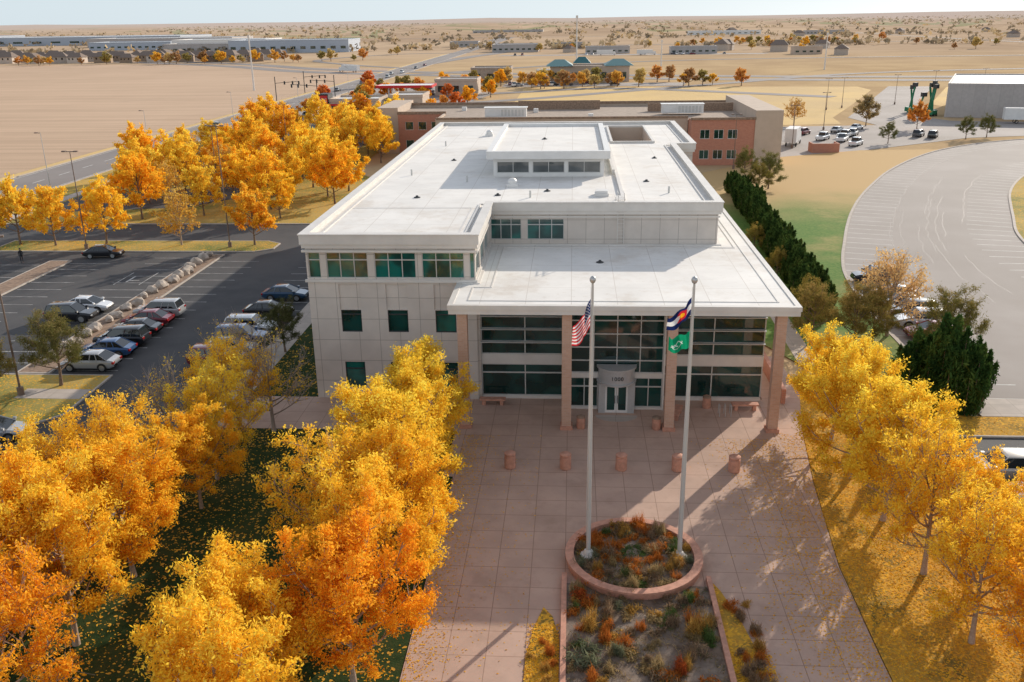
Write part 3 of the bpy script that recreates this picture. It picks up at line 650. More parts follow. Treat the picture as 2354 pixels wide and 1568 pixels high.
# planters
px,py=3.363,41.0
e=O('round_planter',None,(px,py,.13),label='circular pink concrete raised planter with autumn shrubs',cat='planter')
mb=MB();k=56
prof=[(3.45,0),(3.45,.42),(3.56,.44),(3.56,.56),(3.12,.56),(3.12,.3)]
vs=[(r*math.cos(2*math.pi*j/k),r*math.sin(2*math.pi*j/k),z) for r,z in prof for j in range(k)]
mb.add(vs,[(i*k+j,i*k+(j+1)%k,(i+1)*k+(j+1)%k,(i+1)*k+j) for i in range(len(prof)-1) for j in range(k)])
O('wall',mb.mesh('w',[m_pink],smooth=30),parent=e)
O('soil',MB().lathe([(3.13,.33),(1.8,.42),(.2,.5)],k=k).mesh('s',[m_soil],smooth=60),parent=e)
e=O('rectangular_planter',None,(3.4,28,.13),label='long low pink concrete planting bed with shrubs',cat='planter')
for a,b in((-3.75,-3.5),(3.5,3.75)): O('wall',MB().box(a,b,-14,11.5,0,.28).mesh('w',[m_pink]),parent=e)
O('soil',MB().box(-3.5,3.5,-14,10.8,0,.12).mesh('s',[m_soil]),parent=e)
struct('leaf_bed',MB().prism([(-.4,12),(-.4,34.5),(-.75,36.2),(-1.2,36.9),(-1.6,35.4),(-1.9,33),(-2,12)][::-1],.1,.17),[m_lawnleaf])
struct('leaf_bed',MB().prism([(7.2,12),(9.6,12),(9.3,28),(8.75,32.3),(8.1,36.2),(7.5,38.6),(7.2,39.3)],.1,.17),[m_lawnleaf])
def clump(seed,n,H,R,la,wb,up,mt=m_shrub,nc=5):
    rng=np.random.default_rng(seed);C=[]
    for q in range(nc):
        a=rng.uniform(0,6.28);rad=R*rng.uniform(.0,.75);sz=rng.uniform(.3,.7)
        d=rng.normal(size=(n//nc,3));d/=np.linalg.norm(d,axis=1)[:,None];d[:,2]=np.abs(d[:,2])
        C.append(d*np.array([R*sz,R*sz,H*rng.uniform(.5,1)])*rng.uniform(.1,1,(n//nc,1))+np.array([rad*math.cos(a),rad*math.sin(a),.02]))
    C=np.concatenate(C);V,F=leaves(rng,C,la,wb,up);return npmesh('foliage',V,F,mt,np.repeat(rng.random(len(C)),4))
cl=[clump(1,500,.4,.45,.05,.018,.3),clump(2,420,.6,.35,.22,.008,2.0),clump(3,600,.16,.6,.045,.02,.2,nc=9),clump(4,280,.5,.35,.18,.007,1.3),clump(5,350,.35,.5,.09,.012,.8,nc=8)]
pal=[((.72,.25,.05),'orange'),((.68,.40,.10),'golden'),((.16,.24,.07),'green'),((.56,.41,.20),'straw coloured'),((.60,.14,.04),'red'),((.26,.28,.17),'grey-green'),((.42,.29,.18),'brown')]
rr=random.Random(5)
def plant(x,y,z,pi_=None,s=None,k=None):
    c,nm=pal[pi_ if pi_ is not None else rr.choice([0,0,1,1,3,3,3,3,5,6,6,6,0,2])];k=rr.choice([0,1,1,2,2,3,3,4,4]) if k is None else k
    O('shrub' if k in(0,2,4) else 'ornamental_grass',cl[k],(x,y,z),rz=rr.uniform(0,6),sc=s or rr.uniform(.7,1.4),label='small %s plant growing in the planting bed'%nm,cat='plant',group='plants in the planting beds',color=c)
for i in range(125):
    a=rr.uniform(0,6.28);r=2.95*math.sqrt(rr.random());
    if r<1.0: continue
    plant(px+r*math.cos(a),py+r*math.sin(a),.5)
for i in range(13):
    a=i*.49;plant(px+rr.uniform(.8,1.4)*math.cos(a),py+.2+rr.uniform(.8,1.4)*math.sin(a),.55,0,rr.uniform(.9,1.2),4)
for i in range(8): a=i*.9;plant(px+.45*math.cos(a),py+.2+.45*math.sin(a),.55,2,.9,2)
for i in range(118): plant(rr.uniform(.1,6.7),rr.uniform(28,38.5),.24)
plant(.6,37.6,.24,4,1.6,4);plant(.9,37.0,.24,0,1.5,4);plant(1.0,35.2,.24,1,1.7,1);plant(.7,32.8,.24,5,2.2,4);plant(.9,33.7,.24,5,1.8,4);plant(5.8,35,.24,1,1.9,1);plant(5.9,36,.24,0,1.5,3);plant(5.6,33.4,.24,6,1.7,3);plant(4.9,32.4,.24,4,1.3,1)
for i in range(22): plant(rr.uniform(7.5,8.7),rr.uniform(28,37.5),.17,rr.choice([0,1,6,6]),rr.uniform(.8,1.3),rr.choice([1,4]))
for i in range(14): plant(rr.uniform(-1.7,-.6),rr.uniform(28,35.5),.17,rr.choice([1,1,0]),rr.uniform(.7,1.1),rr.choice([1,4]))
rng=np.random.default_rng(15)
a=rng.uniform(0,6.28,5200);r=3.0*np.sqrt(rng.random(5200));q1=np.stack([px+r*np.cos(a),py+r*np.sin(a),.52+rng.uniform(0,.12,5200)],1)
q2=np.stack([rng.uniform(0,6.8,9000),rng.uniform(27,38.7,9000),.27+rng.uniform(0,.12,9000)],1)
Cg=np.concatenate([q1,q2]);nz=np.sin(Cg[:,0]*2.3+1)*np.sin(Cg[:,1]*1.9)+.5*np.sin(Cg[:,0]*5+Cg[:,1]*4);Cg=Cg[nz+rng.normal(0,.35,len(Cg))>-.15]
V,F=leaves(rng,Cg,.11,.014,.8);rv=np.clip(.5+.35*np.sin(Cg[:,0]*1.7)*np.cos(Cg[:,1]*1.3)+rng.normal(0,.2,len(Cg)),0,1)
O('ground_cover',npmesh('gc',V,F,m_cover,np.repeat(rv,4)),kind='stuff')
# flag poles
def flag(parent,zt_,H,L,fn,mats,ph,dx=.30,name='flag',drop=.62):
    nu,nv=78,52;V=[];
    for j in range(nv+1):
        for i in range(nu+1):
            u=i/nu;v=j/nv
            w=.22*math.sin(u*12+ph+v*1.8)*min(1,u*3)
            x=-.09-dx*L*u-.13*math.sin(u*8+ph)*u-.05*v*u
            z=zt_-v*H*(1-.22*u)-u*L*drop-.12*math.sin(u*3.1)
            V.append((x,w-.25*u*L*.3,z))
    F=[];mi=[]
    for j in range(nv):
        for i in range(nu):
            a=j*(nu+1)+i;F.append((a,a+1,a+nu+2,a+nu+1));mi.append(fn((i+.5)/nu,(j+.5)/nv))
    me=bpy.data.meshes.new(name);me.from_pydata(V,[],F)
    for m in mats: me.materials.append(m)
    me.polygons.foreach_set('material_index',mi);me.shade_smooth()
    return O(name,me,parent=parent)
def cloth(n,c): return leafmat(n,c,c,c,.3,False)
f_red=cloth('flag_red',(.60,.025,.035));f_wh=cloth('flag_white',(.78,.78,.78));f_bl=cloth('flag_blue',(.014,.026,.11));f_gr=cloth('flag_green',(.01,.30,.15));f_yl=cloth('flag_gold',(.85,.42,.02))
def us(u,v):
    if u<.4 and v<7/13:
        a=(u/.4*12)%1;b=(v/(7/13)*10)%1;r=int(u/.4*12);s=int(v/(7/13)*10)
        if (r+s)%2==1 and abs(a-.5)+abs(b-.5)<.42 and 0<r<12 and 0<s<10: return 1
        return 2
    return 0 if int(v*13)%2==0 else 1
def co(u,v):
    x=(u-.40)*1.5;y=v-.5;r=math.hypot(x,y)
    if r<.16: return 3
    if r<.34 and not(x>.05 and abs(y)<x*.62): return 0
    return 2 if (v<1/3 or v>2/3) else 1
def gr(u,v):
    x=(u-.5)*1.5;y=v-.5
    if .25<math.hypot(x,y)<.28 and y>-.05: return 1
    if -.14<y<.16 and abs(y+.13-abs(x+.05)*1.1)<.035: return 1
    if -.05<y<.16 and abs(y+.04-abs(x-.14)*1.1)<.03: return 1
    return 4
fm=[f_red,f_wh,f_bl,f_yl,f_gr]
for x,nm in((1.01,'flagpole flying a striped national flag with a star canton'),(5.72,'flagpole flying a state flag above a green flag')):
    e=O('flagpole',None,(x,py-.02,.5),label='tall silver '+nm,cat='flagpole',group='flagpoles in the round planter')
    O('pole',MB().lathe([(.12,0),(.12,1),(.10,8),(.055,14.7),(.05,14.75)],k=16).mesh('p',[m_alu],smooth=40),parent=e)
    O('base_collar',MB().lathe([(.42,.0),(.42,.08),(.3,.12),(.22,.3),(.14,.36)],k=20).mesh('c',[m_fascia],smooth=35),parent=e)
    O('finial_ball',MB().lathe([(.02,14.74),(.1,14.8),(.15,14.9),(.15,14.98),(.1,15.08),(.02,15.12)],k=16).mesh('b',[m_steel],smooth=60),parent=e)
    O('halyard',MB().tube([(-.14,-.03,1.2),(-.08,-.03,14.6)],.008,5).mesh('h',[m_white]),parent=e)
    if x<2: flag(e,14.0,1.4,2.1,us,fm,.4,.34,name='flag')
    else: flag(e,14.1,.85,1.7,co,fm,1.4,.62,'flag',.62);flag(e,12.45,.85,1.5,gr,fm,2.6,.72,'flag',.22)
# ------------------------------------------------------------------ light poles
def lightpole(x,y,h,label='tall brown car park lamp post',r=.075,arms=2,m=m_pole,az=0):
    e=O('street_lamp',None,(x,y,0),rz=az,label=label,cat='street lamp',group='lamp posts around the car parks')
    O('post',MB().lathe([(.25,0),(.25,.75),(r*1.2,.78),(r*.6,h)],k=10).mesh('p',[m],smooth=40),parent=e)
    O('arm',MB().box(-.6 if arms==2 else 0,.6,-.04,.04,h-.05,h+.03).mesh('h',[m_dark]),parent=e)
    for s in((-1,1) if arms==2 else(1,)): O('lamp_head',MB().box(min(s*.5,s*1.0),max(s*.5,s*1.0),-.18,.18,h-.05,h+.1).mesh('h',[m_pole]),parent=e)
lightpole(-61.6,108.8,12.4);lightpole(-43.4,110.1,15.2);lightpole(-42.4,62.0,12.5,az=.5)
lightpole(-60,150,11);lightpole(-60,190,11)
for y in(150,189,240,300,370): lightpole(-89.5,y,10,'slim grey roadside lamp post',.07,1,m_alu,math.pi)
lightpole(62,233,9);lightpole(30,172,10);lightpole(47,200,9)
for x,y in((75.8,284),(82,290),(101,300),(120,320),(140,330)): lightpole(x,y,9)
for x,y,h in((-134.7,389,21),(1.7,449,27),(130.5,500,17),(48,520,14)):
    e=O('utility_pole',None,(x,y,0),label='tall slim pale mast beside the highway',cat='pole',group='tall masts by the highway')
    O('mast',MB().lathe([(.5,0),(.42,1),(.25,h)],k=10).mesh('m',[m_fascia]),parent=e);O('antenna',MB().box(-.5,.5,-.3,.3,h,h+1.2).mesh('a',[m_fascia]),parent=e)
for x,y,s in((-108,335,1),(-88,342,-1),(-108,372,1),(-88,318,-1)):
    e=O('traffic_signal',None,(x,y,0),label='dark traffic signal with long mast arm over the road',cat='traffic light',group='traffic signals at the junction')
    O('post',MB().tube([(0,0,0),(0,0,8.5)],.16,8).mesh('p',[m_dark]),parent=e);O('arm',MB().tube([(0,0,6.2),(s*9,0,6.8)],.1,6).mesh('p',[m_dark]),parent=e)
    for k in(3.5,6.5,8.8): O('signal_head',MB().box(s*k-.25,s*k+.25,-.2,.2,5.7,6.9).mesh('s',[m_black]),parent=e)
e=O('lease_sign',None,(-88.3,187,0),rz=.35,label='white lease sign board on two posts at the verge',cat='sign')
O('board',MB().box(-2,2,-.05,.05,1,2.6).mesh('b',[m_white]),parent=e)
for s in(-1.6,1.6): O('post',MB().box(s-.06,s+.06,.051,.15,0,2.6).mesh('p',[m_dark]),parent=e)
text('lettering','FOR LEASE',.68,(0,-.07,1.55),(math.pi/2,0,0),m_blue,e)
# ------------------------------------------------------------------ cars
def carparts(kind):
    if kind=='sedan':
        L=4.7;st=[(-2.35,.55,.70),(-2.28,.86,.80),(-1.95,.96,.88),(-1.2,.98,.91),(.8,.96,.92),(1.15,.92,.91),(1.9,.80,.87),(2.22,.70,.80),(2.35,.5,.66)]
        gb=(-1.85,1.25,.80,.96);gt=(-1.05,.25,.62,1.43)
    elif kind=='suv':
        L=4.8;st=[(-2.38,.7,.78),(-2.33,1.02,.86),(-2.1,1.08,.92),(-1.2,1.08,.94),(.7,1.06,.94),(1.1,1.04,.93),(1.85,.96,.90),(2.25,.86,.84),(2.38,.55,.72)]
        gb=(-2.22,1.15,.84,1.07);gt=(-1.95,.35,.68,1.68)
    else:
        L=5.5;st=[(-2.75,.8,.86),(-2.72,1.08,.92),(-2.4,1.1,.95),(-.6,1.1,.95),(.7,1.1,.95),(1.3,1.1,.94),(2.2,1.04,.92),(2.65,.95,.88),(2.78,.55,.78)]
        gb=(-.75,1.4,.84,1.09);gt=(-.6,.75,.70,1.78)
    mb=MB();zb=.28;n=len(st);vs=[]
    for x,zt_,hw in st:
        b=zb+(.12 if abs(x)>2.2 else 0)
        vs+=[(x,s*h,z) for s,h,z in((-1,hw*.9,b),(-1,hw,b+.16),(-1,hw,zt_-.16),(-1,hw*.86,zt_),(1,hw*.86,zt_),(1,hw,zt_-.16),(1,hw,b+.16),(1,hw*.9,b))]
    fs=[(i*8+j,(i+1)*8+j,(i+1)*8+(j+1)%8,i*8+(j+1)%8) for i in range(n-1) for j in range(8)]
    fs+=[tuple(range(8)),tuple(range((n-1)*8,n*8))[::-1]];mb.add(vs,fs)
    a0,a1,hb,z0=gb;b0,b1,ht,z1=gt
    mb.add([(b0-.05,-ht-.03,z1-.02),(b1+.05,-ht-.03,z1-.02),(b1+.05,ht+.03,z1-.02),(b0-.05,ht+.03,z1-.02),(b0+.1,-ht+.1,z1+.05),(b1-.12,-ht+.1,z1+.05),(b1-.12,ht-.1,z1+.05),(b0+.1,ht-.1,z1+.05)],[(4,5,6,7),(0,1,5,4),(1,2,6,5),(2,3,7,6),(3,0,4,7)])
    for s in(-1,1):
        for xa,xb in((a0,b0),(a1,b1),((a0+a1)/2-.05,(b0+b1)/2),(a0*.72+a1*.28,b0*.8+b1*.2) if kind!='pickup' else(a0,b0)):
            mb.tube([(xa,s*(hb+.01),z0-.02),(xb,s*(ht+.01),z1)],.045,4)
        mb.box(1.0 if kind!='pickup' else 1.25,1.2 if kind!='pickup' else 1.45,min(s*.9,s*1.08),max(s*.9,s*1.08),z0+.02,z0+.17)
    gl=MB().add([(a0,-hb,z0-.03),(a1,-hb,z0-.03),(a1,hb,z0-.03),(a0,hb,z0-.03),(b0,-ht,z1),(b1,-ht,z1),(b1,ht,z1),(b0,ht,z1)],[(0,1,5,4),(1,2,6,5),(2,3,7,6),(3,0,4,7),(4,5,6,7)])
    r=.34 if kind=='sedan' else .38
    def wheel():
        t=MB();k=18
        pr=[(r-.1,-.1),(r,-.08),(r,.08),(r-.1,.1)]
        v=[(q*math.cos(2*math.pi*j/k),w,q*math.sin(2*math.pi*j/k)) for q,w in pr for j in range(k)]
        t.add(v,[(i*k+j,(i+1)*k+j,(i+1)*k+(j+1)%k,i*k+(j+1)%k) for i in range(3) for j in range(k)])
        ri=MB();
        v=[((r-.1)*math.cos(2*math.pi*j/k),w,(r-.1)*math.sin(2*math.pi*j/k)) for w in(-.09,.09) for j in range(k)]
        ri.add(v,[tuple(range(k)),tuple(range(k,2*k))[::-1]]+[(j,(j+1)%k,k+(j+1)%k,k+j) for j in range(k)])
        return t.mesh('tyre',[m_tyre],smooth=40),ri.mesh('rim',[m_rim])
    ty,ri=wheel()
    k=12;ar=MB().add([((r+.07)*math.cos(math.pi*j/k),0,(r+.07)*math.sin(math.pi*j/k)) for j in range(k+1)],[tuple(range(k+1))])
    xl=L*.29
    hx=st[-2][0]+.02;hz=st[-2][1]-.12
    hl=MB().add([(hx-.15,.5,hz+.09),(hx+.1,.5,hz-.02),(hx+.04,.74,hz-.02),(hx-.2,.8,hz+.08),(hx+.08,.5,hz-.12),(hx+.02,.75,hz-.12)],[(0,1,2,3),(1,4,5,2)])
    hr=MB();hr.v=[(x,-y,z) for x,y,z in hl.v];hr.f=[f[::-1] for f in hl.f];hr.m=hl.m[:]
    tx=st[1][0]-.03;tz=st[1][1]-.14
    tl=MB().box(tx-.03,tx+.12,.5,.83,tz-.08,tz+.1);tr=MB().box(tx-.03,tx+.12,-.83,-.5,tz-.08,tz+.1)
    return dict(body=mb.mesh('body',[m_paintcar],smooth=35),glass=gl.mesh('window_glass',[m_cglass]),tyre=ty,rim=ri,arch=ar.mesh('wheel_arch',[m_black]),ay=.935 if kind!='sedan' else .925,lights=[hl.mesh('headlight',[m_lamp]),hr.mesh('headlight',[m_lamp])],tails=[tl.mesh('t',[m_tail]),tr.mesh('t',[m_tail])],xl=xl,r=r,hw=.86)
CP={k:carparts(k) for k in('sedan','suv','pickup')}
def car(x,y,rz,kind,c,label,group='cars parked in the car parks',z=.015,simple=False):
    p=CP[kind];e=O('parked_car',None,(x,y,z),rz=rz,label=label,cat='car',group=group)
    O('body',p['body'],parent=e,color=c);O('window_glass',p['glass'],parent=e)
    for sx in(-1,1):
        for s in(-1,1):
            w=O('wheel',p['tyre'],(sx*p['xl'],s*p['hw'],p['r']),parent=e)
            if not simple: O('rim',p['rim'],parent=w);O('wheel_arch',p['arch'],(sx*p['xl'],s*p['ay'],p['r']),parent=e)
    if not simple:
        for m in p['lights']: O('headlight',m,parent=e)
        for m in p['tails']: O('tail_light',m,parent=e)
BLK=(.015,.015,.018);WHT=(.72,.72,.72);SIL=(.42,.42,.42);BLU=(.03,.09,.22);NAV=(.02,.06,.12);DRD=(.20,.02,.03);GRY=(.10,.10,.11);PIN=(.35,.04,.07)
pi=math.pi
for x,y,k,c,n in[(-40.2,82.0,'suv',SIL,'silver estate car'),(-40.2,79.4,'sedan',DRD,'dark red saloon car'),(-40.1,76.6,'sedan',BLK,'black saloon car'),(-40,73.8,'suv',BLK,'black hatchback car'),(-40,71.1,'sedan',BLU,'blue saloon car'),(-39.9,68.0,'sedan',SIL,'silver car')]:
    car(x,y,pi+.02*((y*7)%3-1),k,c,n+' parked beside the boulder median')
for x,y,k,c,n in[(-48.3,80.6,'suv',BLK,'black estate car'),(-48.2,83.6,'sedan',WHT,'white saloon car')]:
    car(x,y,0,k,c,n+' parked beside the boulder median')
for x,y,k,c,n in[(-29.4,88.0,'sedan',NAV,'dark blue saloon car'),(-29.4,82.4,'sedan',BLK,'black saloon car'),(-29.4,77.2,'suv',WHT,'white sport utility vehicle'),(-29.3,74.4,'suv',BLU,'blue sport utility vehicle'),(-29.3,71.7,'sedan',GRY,'grey saloon car'),(-29.4,69,'suv',DRD,'dark red car')]:
    car(x,y,.02*((y*7)%3-1),k,c,n+' parked along the building kerb')
car(-39.9,54.6,.15,'sedan',SIL,'silver saloon car parked by the grass island');car(-40,51.2,.1,'suv',NAV,'dark blue car parked by the grass island')
car(-57.5,105.2,.1,'sedan',BLK,'black saloon car parked under golden trees')
for x,y,k,c,n in[(32.3,95.4,'suv',BLK,'black sport utility vehicle'),(32.2,89,'sedan',GRY,'dark grey saloon car'),(32.0,86,'sedan',SIL,'silver saloon car'),(31.9,83.3,'suv',BLK,'black car'),(31.8,80.4,'suv',WHT,'white car'),(31.8,77.4,'sedan',PIN,'dark red saloon car')]:
    car(x,y,pi,k,c,n+' parked on the curved car park')
car(26.7,51.4,pi,'suv',(.50,.46,.40),'silver beige sport utility vehicle parked by the lawn');car(27.9,48.3,pi,'suv',SIL,'silver car parked by the lawn')
for i,(x,y,k,c,n) in enumerate([(55,224,'suv',DRD,'dark red pickup'),(57,214,'pickup',WHT,'white pickup'),(60.5,211,'pickup',WHT,'white pickup'),(63,218,'pickup',WHT,'white pickup'),(61.5,204,'pickup',WHT,'white pickup'),(66,222,'suv',SIL,'silver car'),(64,228,'sedan',SIL,'silver saloon'),(80,219,'suv',GRY,'grey car'),(82.5,217,'suv',BLK,'black car'),(70,233,'sedan',WHT,'white saloon')]):
    car(x,y,.9+.1*(i%3),k,c,n+' parked behind the brick building',simple=True,z=.03)
rc=random.Random(9)
for i in range(46):
    t=i%4
    x,y=[(-93-rc.choice([0,3.5]),rc.uniform(150,600)),(rc.uniform(-84,-50),rc.uniform(270,390)),(rc.uniform(-28,44),rc.choice([398,405,410])),(rc.uniform(-50,130),736)][t]
    if t==3: y=736-(x+50)*.1+rc.choice([0,6])
    if t==1 and abs(x+60)<12 and 325<y<347: continue
    if t==1 and x>-75 and y<296: continue
    c,n=rc.choice([(WHT,'white'),(SIL,'silver'),(BLK,'black'),(DRD,'red'),(GRY,'grey')])
    car(x,y,pi/2 if t<2 else rc.choice([0,pi/2]),rc.choice(['sedan','suv','pickup']),c,'small distant %s car on the asphalt'%n,'distant cars',z=.05,simple=True)
def truck(x,y,rz,label,big=False):
    e=O('box_truck',None,(x,y,.05),rz=rz,label=label,cat='truck',group='white trucks')
    L=12 if big else 6
    O('cargo_box',MB().box(-L,0,-1.2,1.2,1,3.9).mesh('c',[m_white]),parent=e);O('cab',MB().add([(.1,-1.1,.6),(2.4,-1.1,.6),(2.4,-1.1,1.6),(1.8,-1.1,2.7),(.1,-1.1,2.7),(.1,1.1,.6),(2.4,1.1,.6),(2.4,1.1,1.6),(1.8,1.1,2.7),(.1,1.1,2.7)],[(0,1,2,3,4),(9,8,7,6,5),(1,6,7,2),(2,7,8,3),(3,8,9,4),(0,4,9,5)]).mesh('c',[m_white]),parent=e)
    O('windscreen',MB().add([(2.38,-1,1.66),(2.38,1,1.66),(1.86,.95,2.6),(1.86,-.95,2.6)],[(0,1,2,3)]).mesh('w',[m_cglass],(-.03,0,-.03)),parent=e)
    for wx in(1.3,-L*.75):
        for s in(-1,1): O('wheel',CP['pickup']['tyre'],(wx,s*1.05,.45),parent=e,sc=1.2)
truck(49,207,1.2,'white box truck parked behind the brick building',False);truck(-6,455,-.3,'white articulated truck driving on the highway',True)
truck(122,243,-.2,'white trailer truck beside the grey warehouse',True);truck(-130,527,2.6,'white articulated truck driving on the highway',True);truck(30,724,0,'white trailer parked in a distant yard',True);truck(60,721,0,'white trailer parked in a distant yard',True)
# ------------------------------------------------------------------ boulders
bms=[]
for s in range(4):
    rg=np.random.default_rng(s)
    bm_=bmesh.new();bmesh.ops.create_icosphere(bm_,subdivisions=2,radius=.7)
    for v in bm_.verts:
        k=1+.22*math.sin(v.co.x*4+s)+.18*math.sin(v.co.y*5+s*2)+rg.normal(0,.05);v.co*=k;v.co.z=max(v.co.z*.75,-.3)
    me=bpy.data.meshes.new('boulder');bm_.to_mesh(me);bm_.free();me.materials.append(m_rock);bms.append(me)
for i in range(19):
    O('boulder',bms[i%4],(-44.1+rc.uniform(-.35,.35),69.5+i*2.0+rc.uniform(-.4,.4),.35),rz=rc.uniform(0,6),sc=rc.uniform(.6,1.15),label='pale rough boulder lying on the mulched median',cat='boulder',group='boulders along the car park median')
# ------------------------------------------------------------------ trees placement
G='golden street trees around the plaza';lab='golden yellow ash tree beside the paved plaza'
Y1=(1,1,1);Y2=(1,.92,.85);OR=(.99,.74,.6);YL=(.96,1.04,1.15)
def rowtrees(L,lb):
    for x,y,s,v,c in L:
        tp=nearb[int(v[1])] if isinstance(v,str) else near[v]
        put_tree(tp,'ash_tree',x,y,s,lb,group=G,color=c)
rowtrees([(-9.3,53.2,.84,0,YL),(-9.3,48.4,.92,1,YL),(-9.9,43.8,1.0,2,YL),(-8.7,39.6,.88,0,Y1),(-11.3,38.6,.96,'b0',Y1),(-8.8,35.4,.9,0,Y1),(-9.2,31.2,.92,1,OR),(-13.2,28.8,.88,2,Y1),(-12.0,24.4,.92,0,Y1)],lab)
rowtrees([(-23.0,54.8,.82,'b1',Y1),(-22.0,49.2,.84,'b0',YL),(-21.6,45.6,.72,1,Y2),(-24.9,43.2,.9,'b1',Y1),(-22.4,38.6,.92,2,Y2),(-27.2,40,.88,'b0',Y1),(-22.6,33.2,.98,1,Y1),(-26,35.2,.95,0,Y2),(-22.4,27.5,.98,'b1',OR),(-27,30,1.0,2,OR),(-29.6,35.5,.85,'b1',Y1)],'orange and yellow ash tree on the shaded lawn')
put_tree(barev,'bare_tree',-20.6,56.2,.95,'nearly bare grey-branched tree on the lawn',group=G)
put_tree(barev,'bare_tree',-25.2,50.5,.95,'nearly bare grey-branched tree on the lawn',group=G)
put_tree(barev,'bare_tree',-24.6,61.5,.9,'nearly bare grey-branched tree on the lawn',group=G)
rowtrees([(17.4,56,.86,1,YL),(17.2,50.8,.92,0,YL),(17.6,45.8,.96,2,YL),(18.0,40.6,.92,'b0',Y1),(20.2,40.2,.68,2,Y1),(18.2,35.2,.85,'b1',Y1),(21.2,35.6,.76,'b0',Y1),(20.0,30.6,.82,'b1',OR),(22.2,31.5,.74,0,OR)],'bright yellow ash tree on leaf-covered ground')
G2='golden trees around the western car park';l2='golden autumn tree at the edge of the car park'
rt=random.Random(4)
L2=[(-66.8,110.8),(-60.5,111.8),(-40.6,111.3),(-72,111.5)]
mc=[Y1,Y1,(1,.95,.9),(1,.88,.8),(.95,.82,.85),(1,1.03,1.2),(.98,1.05,1.3)]
for x,y in L2: put_tree(mid[rt.randrange(4)],'maple_tree',x,y,rt.uniform(.82,.95),l2,group=G2,color=rt.choice(mc))
put_tree(midb[0],'maple_tree',-50.2,111.2,.78,'half bare autumn tree on the planting island',group=G2,color=(.75,.7,1.5))
cnt=0;pl=list(L2)
while cnt<60:
    x=rt.uniform(-81,-37);y=rt.uniform(126,232)
    if x>-45 and y<128 : continue
    if x>-41.5 and y>150: x-=4
    if x<-72 and y<150: continue
    if any((x-a)**2+(y-b)**2<30 for a,b in pl): continue
    pl.append((x,y));cnt+=1
    if cnt%11==0: put_tree(midb[0],'maple_tree',x,y,.8,'half bare autumn tree near the car park',group=G2,color=(.75,.7,1.5))
    else: put_tree(mid[rt.randrange(4)],'maple_tree',x,y,rt.uniform(.72,1.08),l2,group=G2,color=rt.choice(mc))
for x,y,s in((-37.5,150,.9),(-38.5,182,.95),(-40,190,1),(-46.5,245,.9),(-36,222,.7)): put_tree(mid[rt.randrange(4)],'maple_tree',x,y,s,l2,group=G2,color=Y1)
G3='evergreens and pines around the grounds'
for x,y,s,c in[(-40.3,64.0,1.0,(1,1,1)),(-43.5,59.6,.9,(1.3,1.15,1)),(-24.6,72.0,.75,(.6,.7,.8))]:
    put_tree(pine[0],'pine_tree',x,y,s,'open bushy pine tree on a grass island',group=G3,color=c)
for x,y,s,c in[(20.8,75.5,.85,(1.5,1.3,1.2)),(23.8,73.6,.95,(1.6,1.35,1.2)),(21.8,81,.7,(1.5,1.35,1)),(30.0,70.0,1.05,(1.1,1.05,.9)),(26.2,75.8,.8,(1.7,1.4,1.2)),(32.2,151,.95,(.9,1,.9)),(30.2,161,.85,(.9,1,.9)),(29.6,146,.8,(1.2,1.1,.9)),(22.2,96,.55,(1.6,1.4,1)),(22,108,.55,(1.6,1.4,1)),(69.3,207,.75,(.8,.9,.8)),(88.7,214,.8,(.7,.8,.7)),(94.5,217,.8,(.7,.8,.7))]:
    put_tree(pine[rt.randrange(2)],'pine_tree',x,y,s,'olive green pine tree on the grass',group=G3,color=c)
put_tree(paleb,'bare_tree',27.9,77.5,1.0,'pale yellow half bare tree beside the car park kerb',group=G3,color=(1.2,1.15,1.3))
yy=82;i=0
while yy<148:
    put_tree(jun[i%2],'juniper_tree',23.0+(yy-84)*.045+rt.uniform(-.4,.4),yy,rt.uniform(.85,1.2),'dark green juniper in the hedge row beside the building',group=G3,color=(1.15,1.15,1))
    if i%2: put_tree(jun[(i+1)%2],'juniper_tree',24.9+(yy-84)*.045+rt.uniform(-.4,.4),yy+1,rt.uniform(.65,.95),'olive green juniper in the hedge row beside the building',group=G3,color=(1.5,1.35,1.1))
    yy+=2.5;i+=1
for x,y,s,z in((26.6,61.6,1.5,1.25),(28.0,60.9,1.2,1.2),(25.0,63.2,1.25,1.15),(27.6,64.6,1.3,1.2),(29.2,62.6,1.1,1.2)):
    put_tree(jun[int(x)%2],'juniper_tree',x,y,s,'large dark green juniper beside the car park',group=G3,color=(1.05,1.15,.95),ssz=z)
put_tree(midb[0],'bare_tree',57,243,.75,'bare brown tree on dry grass',group=G2,color=(.6,.5,1));put_tree(mid[1],'round_tree',74.6,241,.85,'large round olive tree on the verge',group=G2,color=(.40,.46,2.5));put_tree(mid[2],'maple_tree',84.5,233,.72,'small orange tree beside the road',group=G2,color=(.75,.52,1.2))
G4='scattered distant autumn trees'
for i in range(190):
    t=i%6
    if t==0: x,y=rt.uniform(-88,-30),rt.uniform(262,400)
    elif t==1: x,y=rt.uniform(-30,70),rt.uniform(380,420)
    elif t in(2,5): x,y=rt.uniform(-600,-150),rt.uniform(655,690)
    elif t==3: x,y=rt.uniform(-200,600),rt.uniform(560,1100)
    else: x,y=rt.gauss(210,45),rt.uniform(560,640) if i%2 else rt.uniform(900,1000)
    c=rt.choice([(1,1,1),(1.2,1,.5),(1.3,1.1,.35),(.85,.7,.75),(.6,.68,.55),(.75,.6,.65),(1.1,.75,.5),(.95,1,.9)] if t else [(1.35,1,.2),(1.3,.85,.25),(1.1,.45,.25),(.55,.6,.45),(1.2,.8,.4)])
    put_tree(far[i%3],'autumn_tree',x,y,rt.uniform(.4,.8)*(1 if y<450 else 1.15),'small distant autumn tree on the plain',group=G4,color=c)
rng=np.random.default_rng(8);C=[];rv=[]
